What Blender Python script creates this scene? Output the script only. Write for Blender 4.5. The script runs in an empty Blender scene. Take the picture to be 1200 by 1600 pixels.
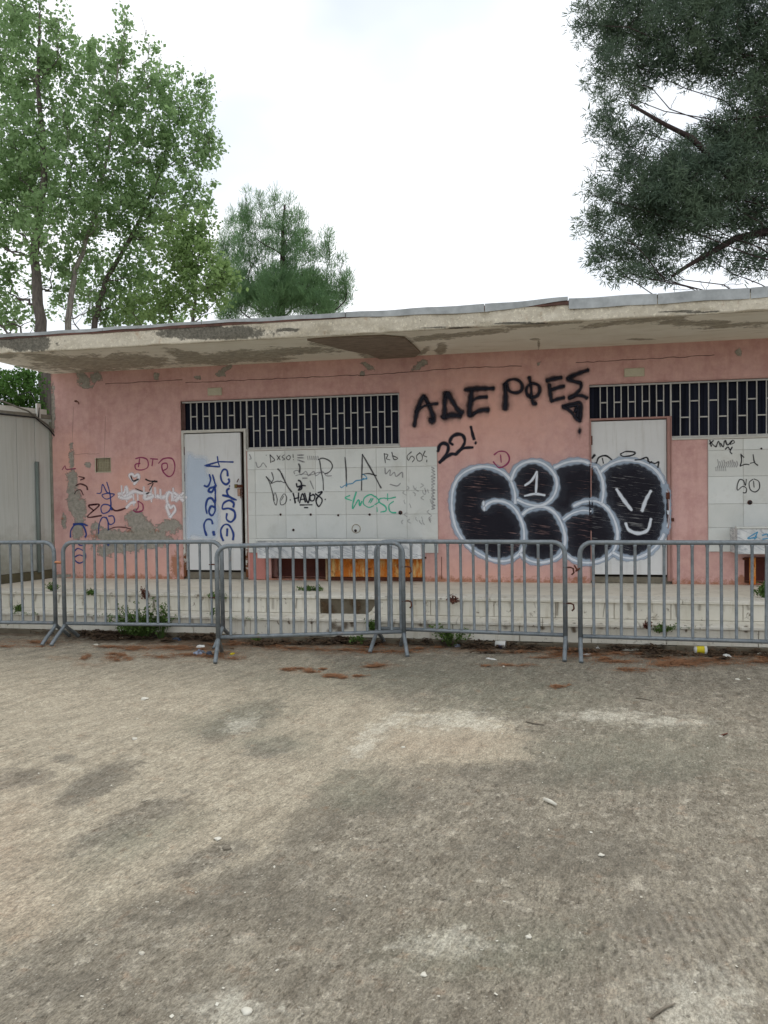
import bpy, bmesh, math, random
import numpy as np
from mathutils import Vector, Matrix
random.seed(7); RS = np.random.RandomState(11)
S = bpy.context.scene
COL = S.collection

# ------------------------------------------------------------------ camera
F_PX, PITCH, ROLL, YAW, CH, CD = 1190.2, -0.02343, -0.01329, -0.20213, 1.5512, 9.551
Fv = np.array([math.sin(YAW)*math.cos(PITCH), math.cos(YAW)*math.cos(PITCH), math.sin(PITCH)])
R0 = np.array([math.cos(YAW), -math.sin(YAW), 0.0]); U0 = np.cross(R0, Fv)
Rv = R0*math.cos(ROLL)+U0*math.sin(ROLL); Uv = -R0*math.sin(ROLL)+U0*math.cos(ROLL)
CAM = np.array([0, -CD, CH])
cd = bpy.data.cameras.new('camera'); cam = bpy.data.objects.new('camera', cd); COL.objects.link(cam)
cam.matrix_world = Matrix([[Rv[0], Uv[0], -Fv[0], CAM[0]], [Rv[1], Uv[1], -Fv[1], CAM[1]], [Rv[2], Uv[2], -Fv[2], CAM[2]], [0, 0, 0, 1]])
cd.sensor_fit = 'HORIZONTAL'; cd.sensor_width = 36; cd.lens = 36*F_PX/1200; cd.clip_end = 2000
S.camera = cam

# ------------------------------------------------------------------ sky, sun, exposure
SUN_EL, SUN_AZ = math.radians(58), math.radians(20)      # high, a little behind the building
wd = bpy.data.worlds.new('World'); S.world = wd; wd.use_nodes = True
nt = wd.node_tree; nt.nodes.clear()
def nn(t, typ, **kw):
    n = t.nodes.new(typ)
    for k, v in kw.items(): setattr(n, k, v)
    return n
out = nn(nt, 'ShaderNodeOutputWorld'); bg = nn(nt, 'ShaderNodeBackground'); bg.inputs[1].default_value = 0.1
sky = nn(nt, 'ShaderNodeTexSky', sky_type='NISHITA', sun_disc=False); sky.sun_elevation = SUN_EL; sky.sun_rotation = SUN_AZ
tc = nn(nt, 'ShaderNodeTexCoord'); mp = nn(nt, 'ShaderNodeMapping'); mp.inputs['Scale'].default_value = (1.0, 1.0, 2.0)
no = nn(nt, 'ShaderNodeTexNoise'); no.inputs['Scale'].default_value = 1.9; no.inputs['Detail'].default_value = 4; no.inputs['Roughness'].default_value = .45
cr = nn(nt, 'ShaderNodeValToRGB'); cr.color_ramp.elements[0].position = .38; cr.color_ramp.elements[1].position = .60
cr.color_ramp.elements[0].color = (6.5, 7.2, 8.1, 1); cr.color_ramp.elements[1].color = (11.2, 11.4, 11.7, 1)
mx = nn(nt, 'ShaderNodeMix', data_type='RGBA'); mx.inputs[0].default_value = .93
L = nt.links.new
L(tc.outputs['Generated'], mp.inputs[0]); L(mp.outputs[0], no.inputs['Vector']); L(no.outputs[0], cr.inputs[0])
L(sky.outputs[0], mx.inputs[6]); L(cr.outputs[0], mx.inputs[7]); L(mx.outputs[2], bg.inputs[0]); L(bg.outputs[0], out.inputs[0])
sd = bpy.data.lights.new('sun', 'SUN'); sd.energy = 1.1; sd.angle = math.radians(16); sd.color = (1, .98, .95)
sun = bpy.data.objects.new('sun', sd); COL.objects.link(sun)
sv = Vector((math.sin(SUN_AZ)*math.cos(SUN_EL), math.cos(SUN_AZ)*math.cos(SUN_EL), math.sin(SUN_EL)))
sun.rotation_euler = sv.to_track_quat('Z', 'Y').to_euler()
vs = S.view_settings; vs.view_transform = 'Standard'; vs.look = 'None'; vs.gamma = 1; vs.exposure = 0.28; vs.use_curve_mapping = False

# ------------------------------------------------------------------ survey helpers (photo survey -> real planes)
def ray(px, py): return Fv*F_PX + Rv*(px-600) - Uv*(py-800)
def W(px, py, y=0.0):
    d = ray(px, py); t = (y-CAM[1])/d[1]; return CAM+t*d
def G(px, py, z=0.0):
    d = ray(px, py); t = (z-CAM[2])/d[2]; return CAM+t*d
def survey(P):                       # where surveyed marks lie on a surface
    v = P-CAM; w = v@Fv
    return 600+F_PX*(v@Rv)/w, 800-F_PX*(v@Uv)/w

# ------------------------------------------------------------------ object helpers
def tag(o, label=None, cat=None, group=None, kind=None):
    if label: o['label'] = label
    if cat: o['category'] = cat
    if group: o['group'] = group
    if kind: o['kind'] = kind
    return o
def empty(name, loc=(0, 0, 0), rz=0, parent=None):
    o = bpy.data.objects.new(name, None); COL.objects.link(o); o.location = loc; o.rotation_euler = (0, 0, rz)
    o.empty_display_size = .1
    if parent: o.parent = parent
    return o
def link(name, me, parent=None, loc=None):
    o = bpy.data.objects.new(name, me); COL.objects.link(o)
    if parent: o.parent = parent
    if loc is not None: o.location = loc
    return o
def smooth(me):
    me.polygons.foreach_set('use_smooth', [True]*len(me.polygons))
class MB:
    def __init__(s): s.v = []; s.f = []; s.sm = []
    def add(s, v, f, sm=False):
        b = len(s.v); s.v += [tuple(map(float, p)) for p in v]; s.f += [tuple(i+b for i in q) for q in f]; s.sm += [sm]*len(f)
    def box(s, x0, y0, z0, x1, y1, z1):
        s.add([(x0,y0,z0),(x1,y0,z0),(x1,y1,z0),(x0,y1,z0),(x0,y0,z1),(x1,y0,z1),(x1,y1,z1),(x0,y1,z1)],
              [(0,3,2,1),(4,5,6,7),(0,1,5,4),(1,2,6,5),(2,3,7,6),(3,0,4,7)]); return s
    def cbox(s, x0, y0, z0, x1, y1, z1, c=.004):   # box whose front (low y) edges are chamfered
        s.add([(x0,y0+c,z0),(x1,y0+c,z0),(x1,y1,z0),(x0,y1,z0),(x0,y0+c,z1),(x1,y0+c,z1),(x1,y1,z1),(x0,y1,z1),
               (x0+c,y0,z0+c),(x1-c,y0,z0+c),(x1-c,y0,z1-c),(x0+c,y0,z1-c)],
              [(0,3,2,1),(4,5,6,7),(1,2,6,5),(2,3,7,6),(3,0,4,7),(8,9,10,11),(0,1,9,8),(1,5,10,9),(5,4,11,10),(4,0,8,11)]); return s
    def tube(s, pts, r, n=8, cap=True):
        pts = [Vector(p) for p in pts]; rr = r if isinstance(r, (list, tuple)) else [r]*len(pts)
        V = []; ref = None
        for i, p in enumerate(pts):
            t = (pts[min(i+1, len(pts)-1)]-pts[max(i-1, 0)]).normalized()
            if ref is None: ref = t.orthogonal().normalized()
            ref = (ref-t*ref.dot(t)).normalized(); b = t.cross(ref)
            for k in range(n):
                a = 2*math.pi*k/n; V.append(p+(ref*math.cos(a)+b*math.sin(a))*rr[i])
        Fc = [(i*n+k, i*n+(k+1)%n, (i+1)*n+(k+1)%n, (i+1)*n+k) for i in range(len(pts)-1) for k in range(n)]
        if cap: Fc += [tuple(range(n))[::-1], tuple((len(pts)-1)*n+k for k in range(n))]
        s.add(V, Fc, True); return s
    def build(s, name, mat, parent=None, loc=None):
        me = bpy.data.meshes.new(name); me.from_pydata(s.v, [], s.f); me.materials.append(mat)
        me.polygons.foreach_set('use_smooth', s.sm); me.update()
        return link(name, me, parent, loc)
def npmesh(name, V, Q, mat, parent=None, attrs=None, sm=False):
    V = np.asarray(V, np.float32); Q = np.asarray(Q, np.int32); k = Q.shape[1]
    me = bpy.data.meshes.new(name); me.vertices.add(len(V)); me.vertices.foreach_set('co', V.ravel())
    me.loops.add(Q.size); me.loops.foreach_set('vertex_index', Q.ravel())
    me.polygons.add(len(Q)); me.polygons.foreach_set('loop_start', np.arange(0, Q.size, k, dtype=np.int32))
    me.polygons.foreach_set('loop_total', np.full(len(Q), k, np.int32))
    if sm: me.polygons.foreach_set('use_smooth', np.ones(len(Q), bool))
    me.update(calc_edges=True)
    for an, av in (attrs or {}).items():
        a = me.attributes.new(an, 'FLOAT', 'POINT'); a.data.foreach_set('value', np.asarray(av, np.float32).ravel())
    me.materials.append(mat); return link(name, me, parent)

# ------------------------------------------------------------------ materials
def srgb(r, g, b):
    f = lambda c: (c/255/12.92) if c/255 <= .04045 else ((c/255+.055)/1.055)**2.4
    return (f(r), f(g), f(b), 1)
class NM:
    def __init__(s, name):
        s.m = bpy.data.materials.new(name); s.m.use_nodes = True; s.t = s.m.node_tree; s.t.nodes.clear()
        s.out = nn(s.t, 'ShaderNodeOutputMaterial'); s.b = nn(s.t, 'ShaderNodeBsdfPrincipled'); s.l(s.b.outputs[0], s.out.inputs[0])
        s.geo = nn(s.t, 'ShaderNodeNewGeometry'); s.pos = s.geo.outputs['Position']
    def l(s, a, b): s.t.links.new(a, b)
    def noise(s, scale, detail=6, rough=.6, vec=None, stretch=None, dist=0):
        n = nn(s.t, 'ShaderNodeTexNoise'); n.inputs['Scale'].default_value = scale; n.inputs['Detail'].default_value = detail
        n.inputs['Roughness'].default_value = rough; n.inputs['Distortion'].default_value = dist
        v = vec or s.pos
        if stretch:
            m = nn(s.t, 'ShaderNodeMapping'); m.inputs['Scale'].default_value = stretch[:3]
            if len(stretch) > 3: m.vector_type = 'TEXTURE'; m.inputs['Rotation'].default_value = stretch[3:]; m.inputs['Scale'].default_value = [1/q for q in stretch[:3]]
            s.l(v, m.inputs[0]); v = m.outputs[0]
        s.l(v, n.inputs['Vector']); return n.outputs[0]
    def ramp(s, fac, p0, p1, c0=(0, 0, 0, 1), c1=(1, 1, 1, 1)):
        r = nn(s.t, 'ShaderNodeValToRGB'); e = r.color_ramp.elements; e[0].position = p0; e[1].position = p1; e[0].color = c0; e[1].color = c1
        s.l(fac, r.inputs[0]); return r.outputs[0]
    def mix(s, fac, a, b, blend='MIX'):
        m = nn(s.t, 'ShaderNodeMix', data_type='RGBA', blend_type=blend)
        for i, v in ((0, fac), (6, a), (7, b)):
            if isinstance(v, (int, float, tuple)): m.inputs[i].default_value = v
            else: s.l(v, m.inputs[i])
        return m.outputs[2]
    def math(s, op, a, b=0.0, clamp=False):
        m = nn(s.t, 'ShaderNodeMath', operation=op, use_clamp=clamp)
        for i, v in ((0, a), (1, b)):
            if isinstance(v, (int, float)): m.inputs[i].default_value = v
            else: s.l(v, m.inputs[i])
        return m.outputs[0]
    def attr(s, name):
        a = nn(s.t, 'ShaderNodeAttribute'); a.attribute_name = name; return a.outputs['Fac']
    def mask(s, name, amp=.5, scale=12, soft=.04, detail=6):   # surveyed patch with a ragged edge
        n = s.math('ADD', s.math('MULTIPLY', s.math('SUBTRACT', s.noise(scale, detail, .65), .5), amp*2), s.math('MULTIPLY', s.math('SUBTRACT', s.noise(scale*3.7, 4, .6), .5), amp*.9))
        return s.ramp(s.math('ADD', s.attr(name), n), .5-soft, .5+soft)
    def bump(s, h, strength=.3, dist=.01):
        b = nn(s.t, 'ShaderNodeBump'); b.inputs['Strength'].default_value = strength; b.inputs['Distance'].default_value = dist
        s.l(h, b.inputs['Height'])
        if s.b.inputs['Normal'].is_linked: s.l(s.b.inputs['Normal'].links[0].from_socket, b.inputs['Normal'])
        s.l(b.outputs[0], s.b.inputs['Normal'])
    def done(s, col, rough=.8, metal=0, spec=.3):
        for k, v in (('Base Color', col), ('Roughness', rough), ('Metallic', metal), ('Specular IOR Level', spec)):
            if isinstance(v, (int, float, tuple)): s.b.inputs[k].default_value = v
            else: s.l(v, s.b.inputs[k])
        return s.m
def simple(name, c0, c1, scale=8, rough=.8, bump=.2, bscale=60, metal=0, stretch=None, spec=.3, bdist=.004):
    n = NM(name); col = n.mix(n.ramp(n.noise(scale, 8, .65, stretch=stretch), .3, .7), c0, c1)
    n.bump(n.noise(bscale, 6, .6), bump, bdist); return n.done(col, rough, metal, spec)

def m_wall():
    n = NM('pink_painted_render')
    pink = n.mix(n.ramp(n.noise(1.3, 5, .6), .3, .7), srgb(206, 164, 157), srgb(186, 143, 137))
    pink = n.mix(n.ramp(n.noise(9, 8, .7), .35, .75), pink, srgb(218, 178, 168))
    pink = n.mix(n.math('MULTIPLY', n.ramp(n.noise(2.6, 9, .75), .5, .62), .3), pink, srgb(180, 132, 124))
    st = n.ramp(n.noise(3, 8, .65, stretch=(2.5, 1, .22)), .5, .8)
    pink = n.mix(n.math('MULTIPLY', st, .35), pink, srgb(160, 108, 98))
    sp = n.ramp(n.noise(45, 4, .7), .66, .74)
    pink = n.mix(n.math('MULTIPLY', sp, .45), pink, srgb(150, 100, 90))
    peach_mask = n.mask('peach', .25, 6, .3)  # paler peach patches on the pink
    pink = n.mix(n.math('MULTIPLY', peach_mask, .7), pink, srgb(226, 174, 156))
    low = n.mask('rust', .5, 14, .1)
    pink = n.mix(n.math('MULTIPLY', low, .75), pink, srgb(150, 98, 62))
    grey = n.mix(n.ramp(n.noise(22, 8, .7), .35, .65), srgb(118, 122, 112), srgb(168, 164, 152))
    pk = n.mask('peel', .7, 12, .05, 12)
    col = n.mix(n.math('MULTIPLY', pk, .9), pink, grey)
    n.bump(n.math('SUBTRACT', n.math('MULTIPLY', n.noise(140, 5, .7), .25), pk), .9, .008)
    n.bump(n.noise(4, 5, .6), .35, .02)
    return n.done(col, .85)
def m_soffit():
    n = NM('soffit_paint')
    c = n.mix(n.ramp(n.noise(2, 6, .6), .3, .7), srgb(236, 233, 220), srgb(222, 217, 201))
    c = n.mix(n.math('MULTIPLY', n.ramp(n.noise(3, 8, .7, stretch=(.6, 3, 1)), .55, .72), .5), c, srgb(170, 156, 124))
    d = n.mix(n.ramp(n.noise(26, 9, .72, stretch=(.5, 1.6, 1)), .42, .6), srgb(104, 98, 86), srgb(176, 168, 146))
    pk = n.mask('peel', .75, 6, .09, 12)
    n.bump(n.math('SUBTRACT', n.math('MULTIPLY', n.noise(60, 6, .7), .4), pk), .6, .006)
    return n.done(n.mix(n.math('MULTIPLY', pk, .8), c, d), .9)
def m_fascia():
    n = NM('fascia_concrete')
    c = n.mix(n.ramp(n.noise(4, 8, .7), .3, .7), srgb(220, 211, 192), srgb(184, 175, 156))
    c = n.mix(n.ramp(n.noise(28, 9, .75), .52, .64), c, srgb(232, 224, 202))
    c = n.mix(n.math('MULTIPLY', n.ramp(n.noise(7, 8, .7, stretch=(1, 1, .7)), .58, .7), .6), c, srgb(160, 122, 88))
    c = n.mix(n.math('MULTIPLY', n.ramp(n.noise(38, 7, .75), .6, .68), .85), c, srgb(104, 94, 80))
    d = n.mix(n.ramp(n.noise(40, 9, .75), .4, .62), srgb(70, 68, 62), srgb(118, 114, 102))
    pk = n.mask('peel', .4, 10, .05, 9)
    n.bump(n.noise(45, 9, .75), .9, .012)
    return n.done(n.mix(n.math('MULTIPLY', pk, .92), c, d), .92)
def m_ground():
    n = NM('worn_concrete_yard')
    d0 = n.mix(n.ramp(n.noise(7, 9, .72), .3, .7), srgb(120, 113, 99), srgb(146, 138, 122))
    d0 = n.mix(n.math('MULTIPLY', n.ramp(n.noise(1.7, 6, .65), .42, .7), .45), d0, srgb(130, 122, 105))
    blot = n.ramp(n.noise(9, 8, .72, stretch=(.85, 1.25, 1, 0, 0, 1.4)), .525, .575)
    d0 = n.mix(n.math('MULTIPLY', blot, .42), d0, srgb(84, 75, 63))
    d0 = n.mix(n.math('MULTIPLY', n.ramp(n.noise(30, 6, .75, stretch=(.75, 1.5, 1, 0, 0, 1.4)), .55, .61), .7), d0, srgb(72, 64, 52))
    blot2 = n.ramp(n.noise(11, 7, .7, stretch=(1, 1, 1, 0, 0, 1)), .56, .63)
    d0 = n.mix(n.math('MULTIPLY', blot2, .75), d0, srgb(170, 162, 145))
    sand = n.mix(n.ramp(n.noise(5, 9, .7), .3, .7), srgb(170, 158, 136), srgb(192, 181, 158))
    sand = n.mix(n.math('MULTIPLY', n.ramp(n.noise(24, 9, .8), .5, .64), .5), sand, srgb(126, 114, 94))
    c = n.mix(n.math('MULTIPLY', n.mask('sand', .36, 6, .10, 12), .62), d0, sand)
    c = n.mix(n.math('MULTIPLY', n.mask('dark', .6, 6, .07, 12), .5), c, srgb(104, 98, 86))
    c = n.mix(n.math('MULTIPLY', n.mask('green', .6, 4, .3, 12), .42), c, srgb(106, 108, 92))
    c = n.mix(n.math('MULTIPLY', n.mask('white', 1.1, 11, .25, 12), .5), c, srgb(204, 199, 182))
    c = n.mix(n.math('MULTIPLY', n.mask('warm_lens_tint', .3, 3, .4), .1), c, srgb(190, 146, 116))  # pinkish lens tint, painted into the concrete colour
    c = n.mix(n.math('MULTIPLY', n.mask('soil', .5, 10, .1, 9), .85), c, srgb(84, 68, 52))
    c = n.mix(n.math('MULTIPLY', n.mask('rust', 1.5, 7, .25, 12), .4), c, srgb(132, 96, 66))
    d1 = n.ramp(n.noise(4, 9, .75, stretch=(.8, 3.2, 1, 0, 0, 1.3)), .46, .6)
    c = n.mix(n.math('MULTIPLY', d1, .38), c, srgb(96, 88, 74))
    d2 = n.ramp(n.noise(3, 9, .75, stretch=(.8, 2.4, 1, 0, 0, 1.35)), .5, .66)
    c = n.mix(n.math('MULTIPLY', d2, .22), c, srgb(188, 178, 156))
    mid = n.ramp(n.noise(28, 10, .85, stretch=(.75, 1.5, 1, 0, 0, 1.4)), .42, .58)
    c = n.mix(.3, c, n.mix(mid, (.12, .12, .12, 1), (.88, .88, .88, 1)), 'OVERLAY')
    # exposed aggregate: pale and dark grit
    v = nn(n.t, 'ShaderNodeTexVoronoi'); v.inputs['Scale'].default_value = 48; n.l(n.pos, v.inputs['Vector'])
    g = n.math('MULTIPLY', n.ramp(v.outputs['Distance'], .10, .22, (1, 1, 1, 1), (0, 0, 0, 1)), n.ramp(n.noise(9, 4), .5, .62))
    c = n.mix(n.math('MULTIPLY', g, .6), c, srgb(206, 200, 184))
    v2 = nn(n.t, 'ShaderNodeTexVoronoi'); v2.inputs['Scale'].default_value = 95; n.l(n.pos, v2.inputs['Vector'])
    g2 = n.math('MULTIPLY', n.ramp(v2.outputs['Distance'], .14, .3, (1, 1, 1, 1), (0, 0, 0, 1)), n.ramp(n.noise(14, 4), .42, .6))
    c = n.mix(n.math('MULTIPLY', g2, .7), c, srgb(88, 80, 68))
    v3 = nn(n.t, 'ShaderNodeTexVoronoi'); v3.inputs['Scale'].default_value = 21; n.l(n.pos, v3.inputs['Vector'])
    v3r = nn(n.t, 'ShaderNodeSeparateXYZ'); n.l(v3.outputs['Color'], v3r.inputs[0])
    g3 = n.math('MULTIPLY', n.ramp(n.math('ADD', v3.outputs['Distance'], n.math('MULTIPLY', n.noise(60, 4), .3)), .24, .32, (1, 1, 1, 1), (0, 0, 0, 1)), n.ramp(v3r.outputs[0], .6, .62))
    c = n.mix(n.math('MULTIPLY', g3, .6), c, srgb(78, 70, 58))
    g4 = n.math('MULTIPLY', n.ramp(n.math('ADD', v3.outputs['Distance'], n.math('MULTIPLY', n.noise(60, 4), .3)), .22, .30, (1, 1, 1, 1), (0, 0, 0, 1)), n.ramp(v3r.outputs[1], .78, .8))
    c = n.mix(n.math('MULTIPLY', g4, .55), c, srgb(178, 170, 152))
    fine = n.ramp(n.noise(80, 6, .8, stretch=(.75, 1.5, 1, 0, 0, 1.4)), .4, .6)
    c = n.mix(.33, c, n.mix(fine, (0, 0, 0, 1), (1, 1, 1, 1)), 'OVERLAY')
    # raking grooves
    w = nn(n.t, 'ShaderNodeTexWave'); w.inputs['Scale'].default_value = 9; w.inputs['Distortion'].default_value = 1.2
    mpp = nn(n.t, 'ShaderNodeMapping'); mpp.inputs['Rotation'].default_value = (0, 0, -.1); n.l(n.pos, mpp.inputs[0]); n.l(mpp.outputs[0], w.inputs['Vector'])
    gr = n.math('MULTIPLY', w.outputs['Fac'], n.attr('groove'))
    c = n.mix(n.math('MULTIPLY', gr, .16), c, srgb(190, 180, 164))
    h = n.math('ADD', n.math('MULTIPLY', n.noise(90, 8, .75), .6), n.math('MULTIPLY', g, .3)); h = n.math('ADD', h, n.math('MULTIPLY', gr, .5))
    n.bump(h, 1.0, .008); n.bump(n.noise(9, 7, .6), .4, .015)
    return n.done(c, .9)
def m_marble(name, a, b, joint=.0, dirt=.35, scale=3, vein=0):
    n = NM(name)
    oi = nn(n.t, 'ShaderNodeObjectInfo')
    c = n.mix(n.ramp(n.noise(scale, 8, .6), .3, .7), a, b)
    c = n.mix(n.math('MULTIPLY', oi.outputs['Random'], .25), c, srgb(170, 165, 150))
    c = n.mix(n.math('MULTIPLY', n.ramp(n.noise(2.5, 9, .7, dist=.6), .55, .72), dirt), c, srgb(138, 128, 104))
    c = n.mix(n.math('MULTIPLY', n.ramp(n.noise(5, 8, .7, stretch=(3, 1, .25)), .6, .75), dirt), c, srgb(140, 124, 96))
    if vein:
        vv = n.math('ABSOLUTE', n.math('SUBTRACT', n.noise(4, 7, .6, stretch=(.6, 1, 3.2, 0, .35, 0), dist=1.2), .5))
        c = n.mix(n.math('MULTIPLY', n.ramp(vv, .0, .045, (1, 1, 1, 1), (0, 0, 0, 1)), vein), c, srgb(128, 134, 142))
    n.bump(n.noise(30, 5), .12, .003)
    return n.done(c, .55)
def m_steps():
    n = NM('step_slab_marble')
    oi = nn(n.t, 'ShaderNodeObjectInfo')
    c = n.mix(n.ramp(n.noise(3, 8, .65), .3, .7), srgb(224, 220, 208), srgb(202, 197, 182))
    c = n.mix(n.math('MULTIPLY', oi.outputs['Random'], .3), c, srgb(186, 180, 164))
    c = n.mix(n.math('MULTIPLY', n.ramp(n.noise(5, 9, .7, stretch=(3, 1, .3)), .52, .7), .5), c, srgb(150, 136, 106))
    c = n.mix(n.math('MULTIPLY', n.ramp(n.noise(9, 9, .75), .6, .66), .85), c, srgb(90, 74, 56))
    n.bump(n.noise(30, 8), .3, .005)
    return n.done(c, .75)
def m_platform():
    n = NM('platform_floor')
    c = n.mix(n.ramp(n.noise(3, 8, .7), .3, .7), srgb(226, 220, 204), srgb(204, 196, 178))
    c = n.mix(n.math('MULTIPLY', n.ramp(n.noise(8, 9, .75), .55, .7), .6), c, srgb(138, 126, 104))
    n.bump(n.noise(40, 8), .3, .005); return n.done(c, .85)
def m_rusty():
    n = NM('rusted_white_steel')
    c = n.mix(n.ramp(n.noise(8, 9, .75, stretch=(2.2, 1, .5)), .36, .52), srgb(226, 196, 132), srgb(204, 116, 40))
    c = n.mix(n.ramp(n.noise(9, 9, .75), .54, .64), c, srgb(126, 62, 26))
    n.bump(n.noise(50, 8), .4, .003); return n.done(c, .8)
def m_galv():
    n = NM('galvanised_steel')
    c = n.mix(n.ramp(n.noise(14, 7, .7), .3, .7), srgb(106, 114, 118), srgb(140, 146, 149))
    c = n.mix(n.math('MULTIPLY', n.ramp(n.noise(22, 8, .8), .52, .6), .4), c, srgb(92, 98, 100))
    c = n.mix(n.math('MULTIPLY', n.ramp(n.noise(7, 8, .75), .60, .68), .6), c, srgb(128, 92, 68))
    n.bump(n.noise(90, 4), .15, .002); return n.done(c, .5, .35, .5)
def m_door(name, c0, c1):
    n = NM(name)
    c = n.mix(n.ramp(n.noise(2, 6, .6), .3, .7), c0, c1)
    c = n.mix(n.math('MULTIPLY', n.ramp(n.noise(4, 8, .7, stretch=(4, 1, .25)), .52, .72), .4), c, srgb(166, 162, 150))
    c = n.mix(n.math('MULTIPLY', n.ramp(n.noise(30, 6, .7), .7, .74), .7), c, srgb(110, 90, 66))
    n.bump(n.noise(20, 6), .15, .003); return n.done(c, .55)
def m_frame():
    n = NM('flaking_frame_paint')
    c = n.mix(n.ramp(n.noise(6, 6, .6), .3, .7), srgb(206, 204, 196), srgb(186, 182, 172))
    sep = nn(n.t, 'ShaderNodeSeparateXYZ'); n.l(n.pos, sep.inputs[0])
    low = n.math('MULTIPLY', n.math('SUBTRACT', 1.15, sep.outputs[2]), 1.3, True)
    k = n.ramp(n.math('ADD', n.math('MULTIPLY', low, .35), n.noise(14, 9, .75)), .66, .72)
    c = n.mix(k, c, srgb(110, 66, 38)); n.bump(n.math('SUBTRACT', n.noise(60, 5), k), .4, .004); return n.done(c, .75)
def m_glass():
    n = NM('dark_window_glass')
    c = n.mix(n.ramp(n.noise(6, 4, .5, stretch=(6, 1, .15)), .35, .7), srgb(16, 18, 30), srgb(38, 42, 58))  # opaque pane: the dark room behind is painted in, with paler streaks
    return n.done(c, .5, 0, .08)
def m_shed():
    n = NM('shed_panel_paint')
    c = n.mix(n.ramp(n.noise(1.2, 6, .6, stretch=(1, 1, .25)), .3, .7), srgb(200, 202, 196), srgb(180, 183, 176))
    c = n.mix(n.math('MULTIPLY', n.ramp(n.noise(5, 8, .7, stretch=(5, 5, .18)), .45, .75), .4), c, srgb(150, 150, 132))
    sep = nn(n.t, 'ShaderNodeSeparateXYZ'); n.l(n.pos, sep.inputs[0])
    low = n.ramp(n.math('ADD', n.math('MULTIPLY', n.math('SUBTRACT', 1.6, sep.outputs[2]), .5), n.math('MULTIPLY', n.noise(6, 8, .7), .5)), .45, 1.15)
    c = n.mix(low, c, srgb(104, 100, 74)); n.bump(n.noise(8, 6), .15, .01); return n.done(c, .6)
def m_leaf(name, c0, c1, trans=.35, scale=1.5):
    n = NM(name)
    c = n.mix(n.ramp(n.noise(scale, 3, .6), .35, .65), c0, c1)
    a = nn(n.t, 'ShaderNodeAttribute'); a.attribute_name = 'rnd'
    c = n.mix(n.math('MULTIPLY', a.outputs['Fac'], .5), c, tuple(min(1, v*1.9) for v in c1[:3])+(1,))
    n.done(c, .6, 0, .25)
    tr = nn(n.t, 'ShaderNodeBsdfTranslucent'); ms = nn(n.t, 'ShaderNodeMixShader'); ms.inputs[0].default_value = trans
    n.l(c, tr.inputs[0]); n.l(n.b.outputs[0], ms.inputs[1]); n.l(tr.outputs[0], ms.inputs[2]); n.l(ms.outputs[0], n.out.inputs[0])
    return n.m
def m_bark(name, a, b):
    n = NM(name)
    c = n.mix(n.ramp(n.noise(9, 9, .7, stretch=(3, 3, .5)), .35, .65), a, b)
    n.bump(n.noise(12, 8, .7, stretch=(3, 3, .5)), .8, .02); return n.done(c, .9)
_paint = {}
def m_paint(key, col, cover=1.0, streak=False, rough=.6):
    if key in _paint: return _paint[key]
    n = NM('paint_'+key); a = n.attr('alpha')
    if streak:
        s1 = n.noise(5, 6, .65, stretch=(.7, 1, 14, 0, .14, 0)); s2 = n.noise(2.2, 4, .6)
        k = n.math('ADD', n.math('MULTIPLY', n.math('SUBTRACT', s2, .5), .35), s1)
        a = n.math('MULTIPLY', a, n.math('SUBTRACT', 1.0, n.math('MULTIPLY', n.ramp(k, .575, .655), .6)))
    else:
        a = n.math('MULTIPLY', a, n.math('ADD', .78, n.math('MULTIPLY', n.noise(70, 6, .75), .44), True))
    a = n.math('MULTIPLY', a, cover, True)
    n.done(col, rough, 0, .2); n.l(a, n.b.inputs['Alpha']); _paint[key] = n.m; return n.m

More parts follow.
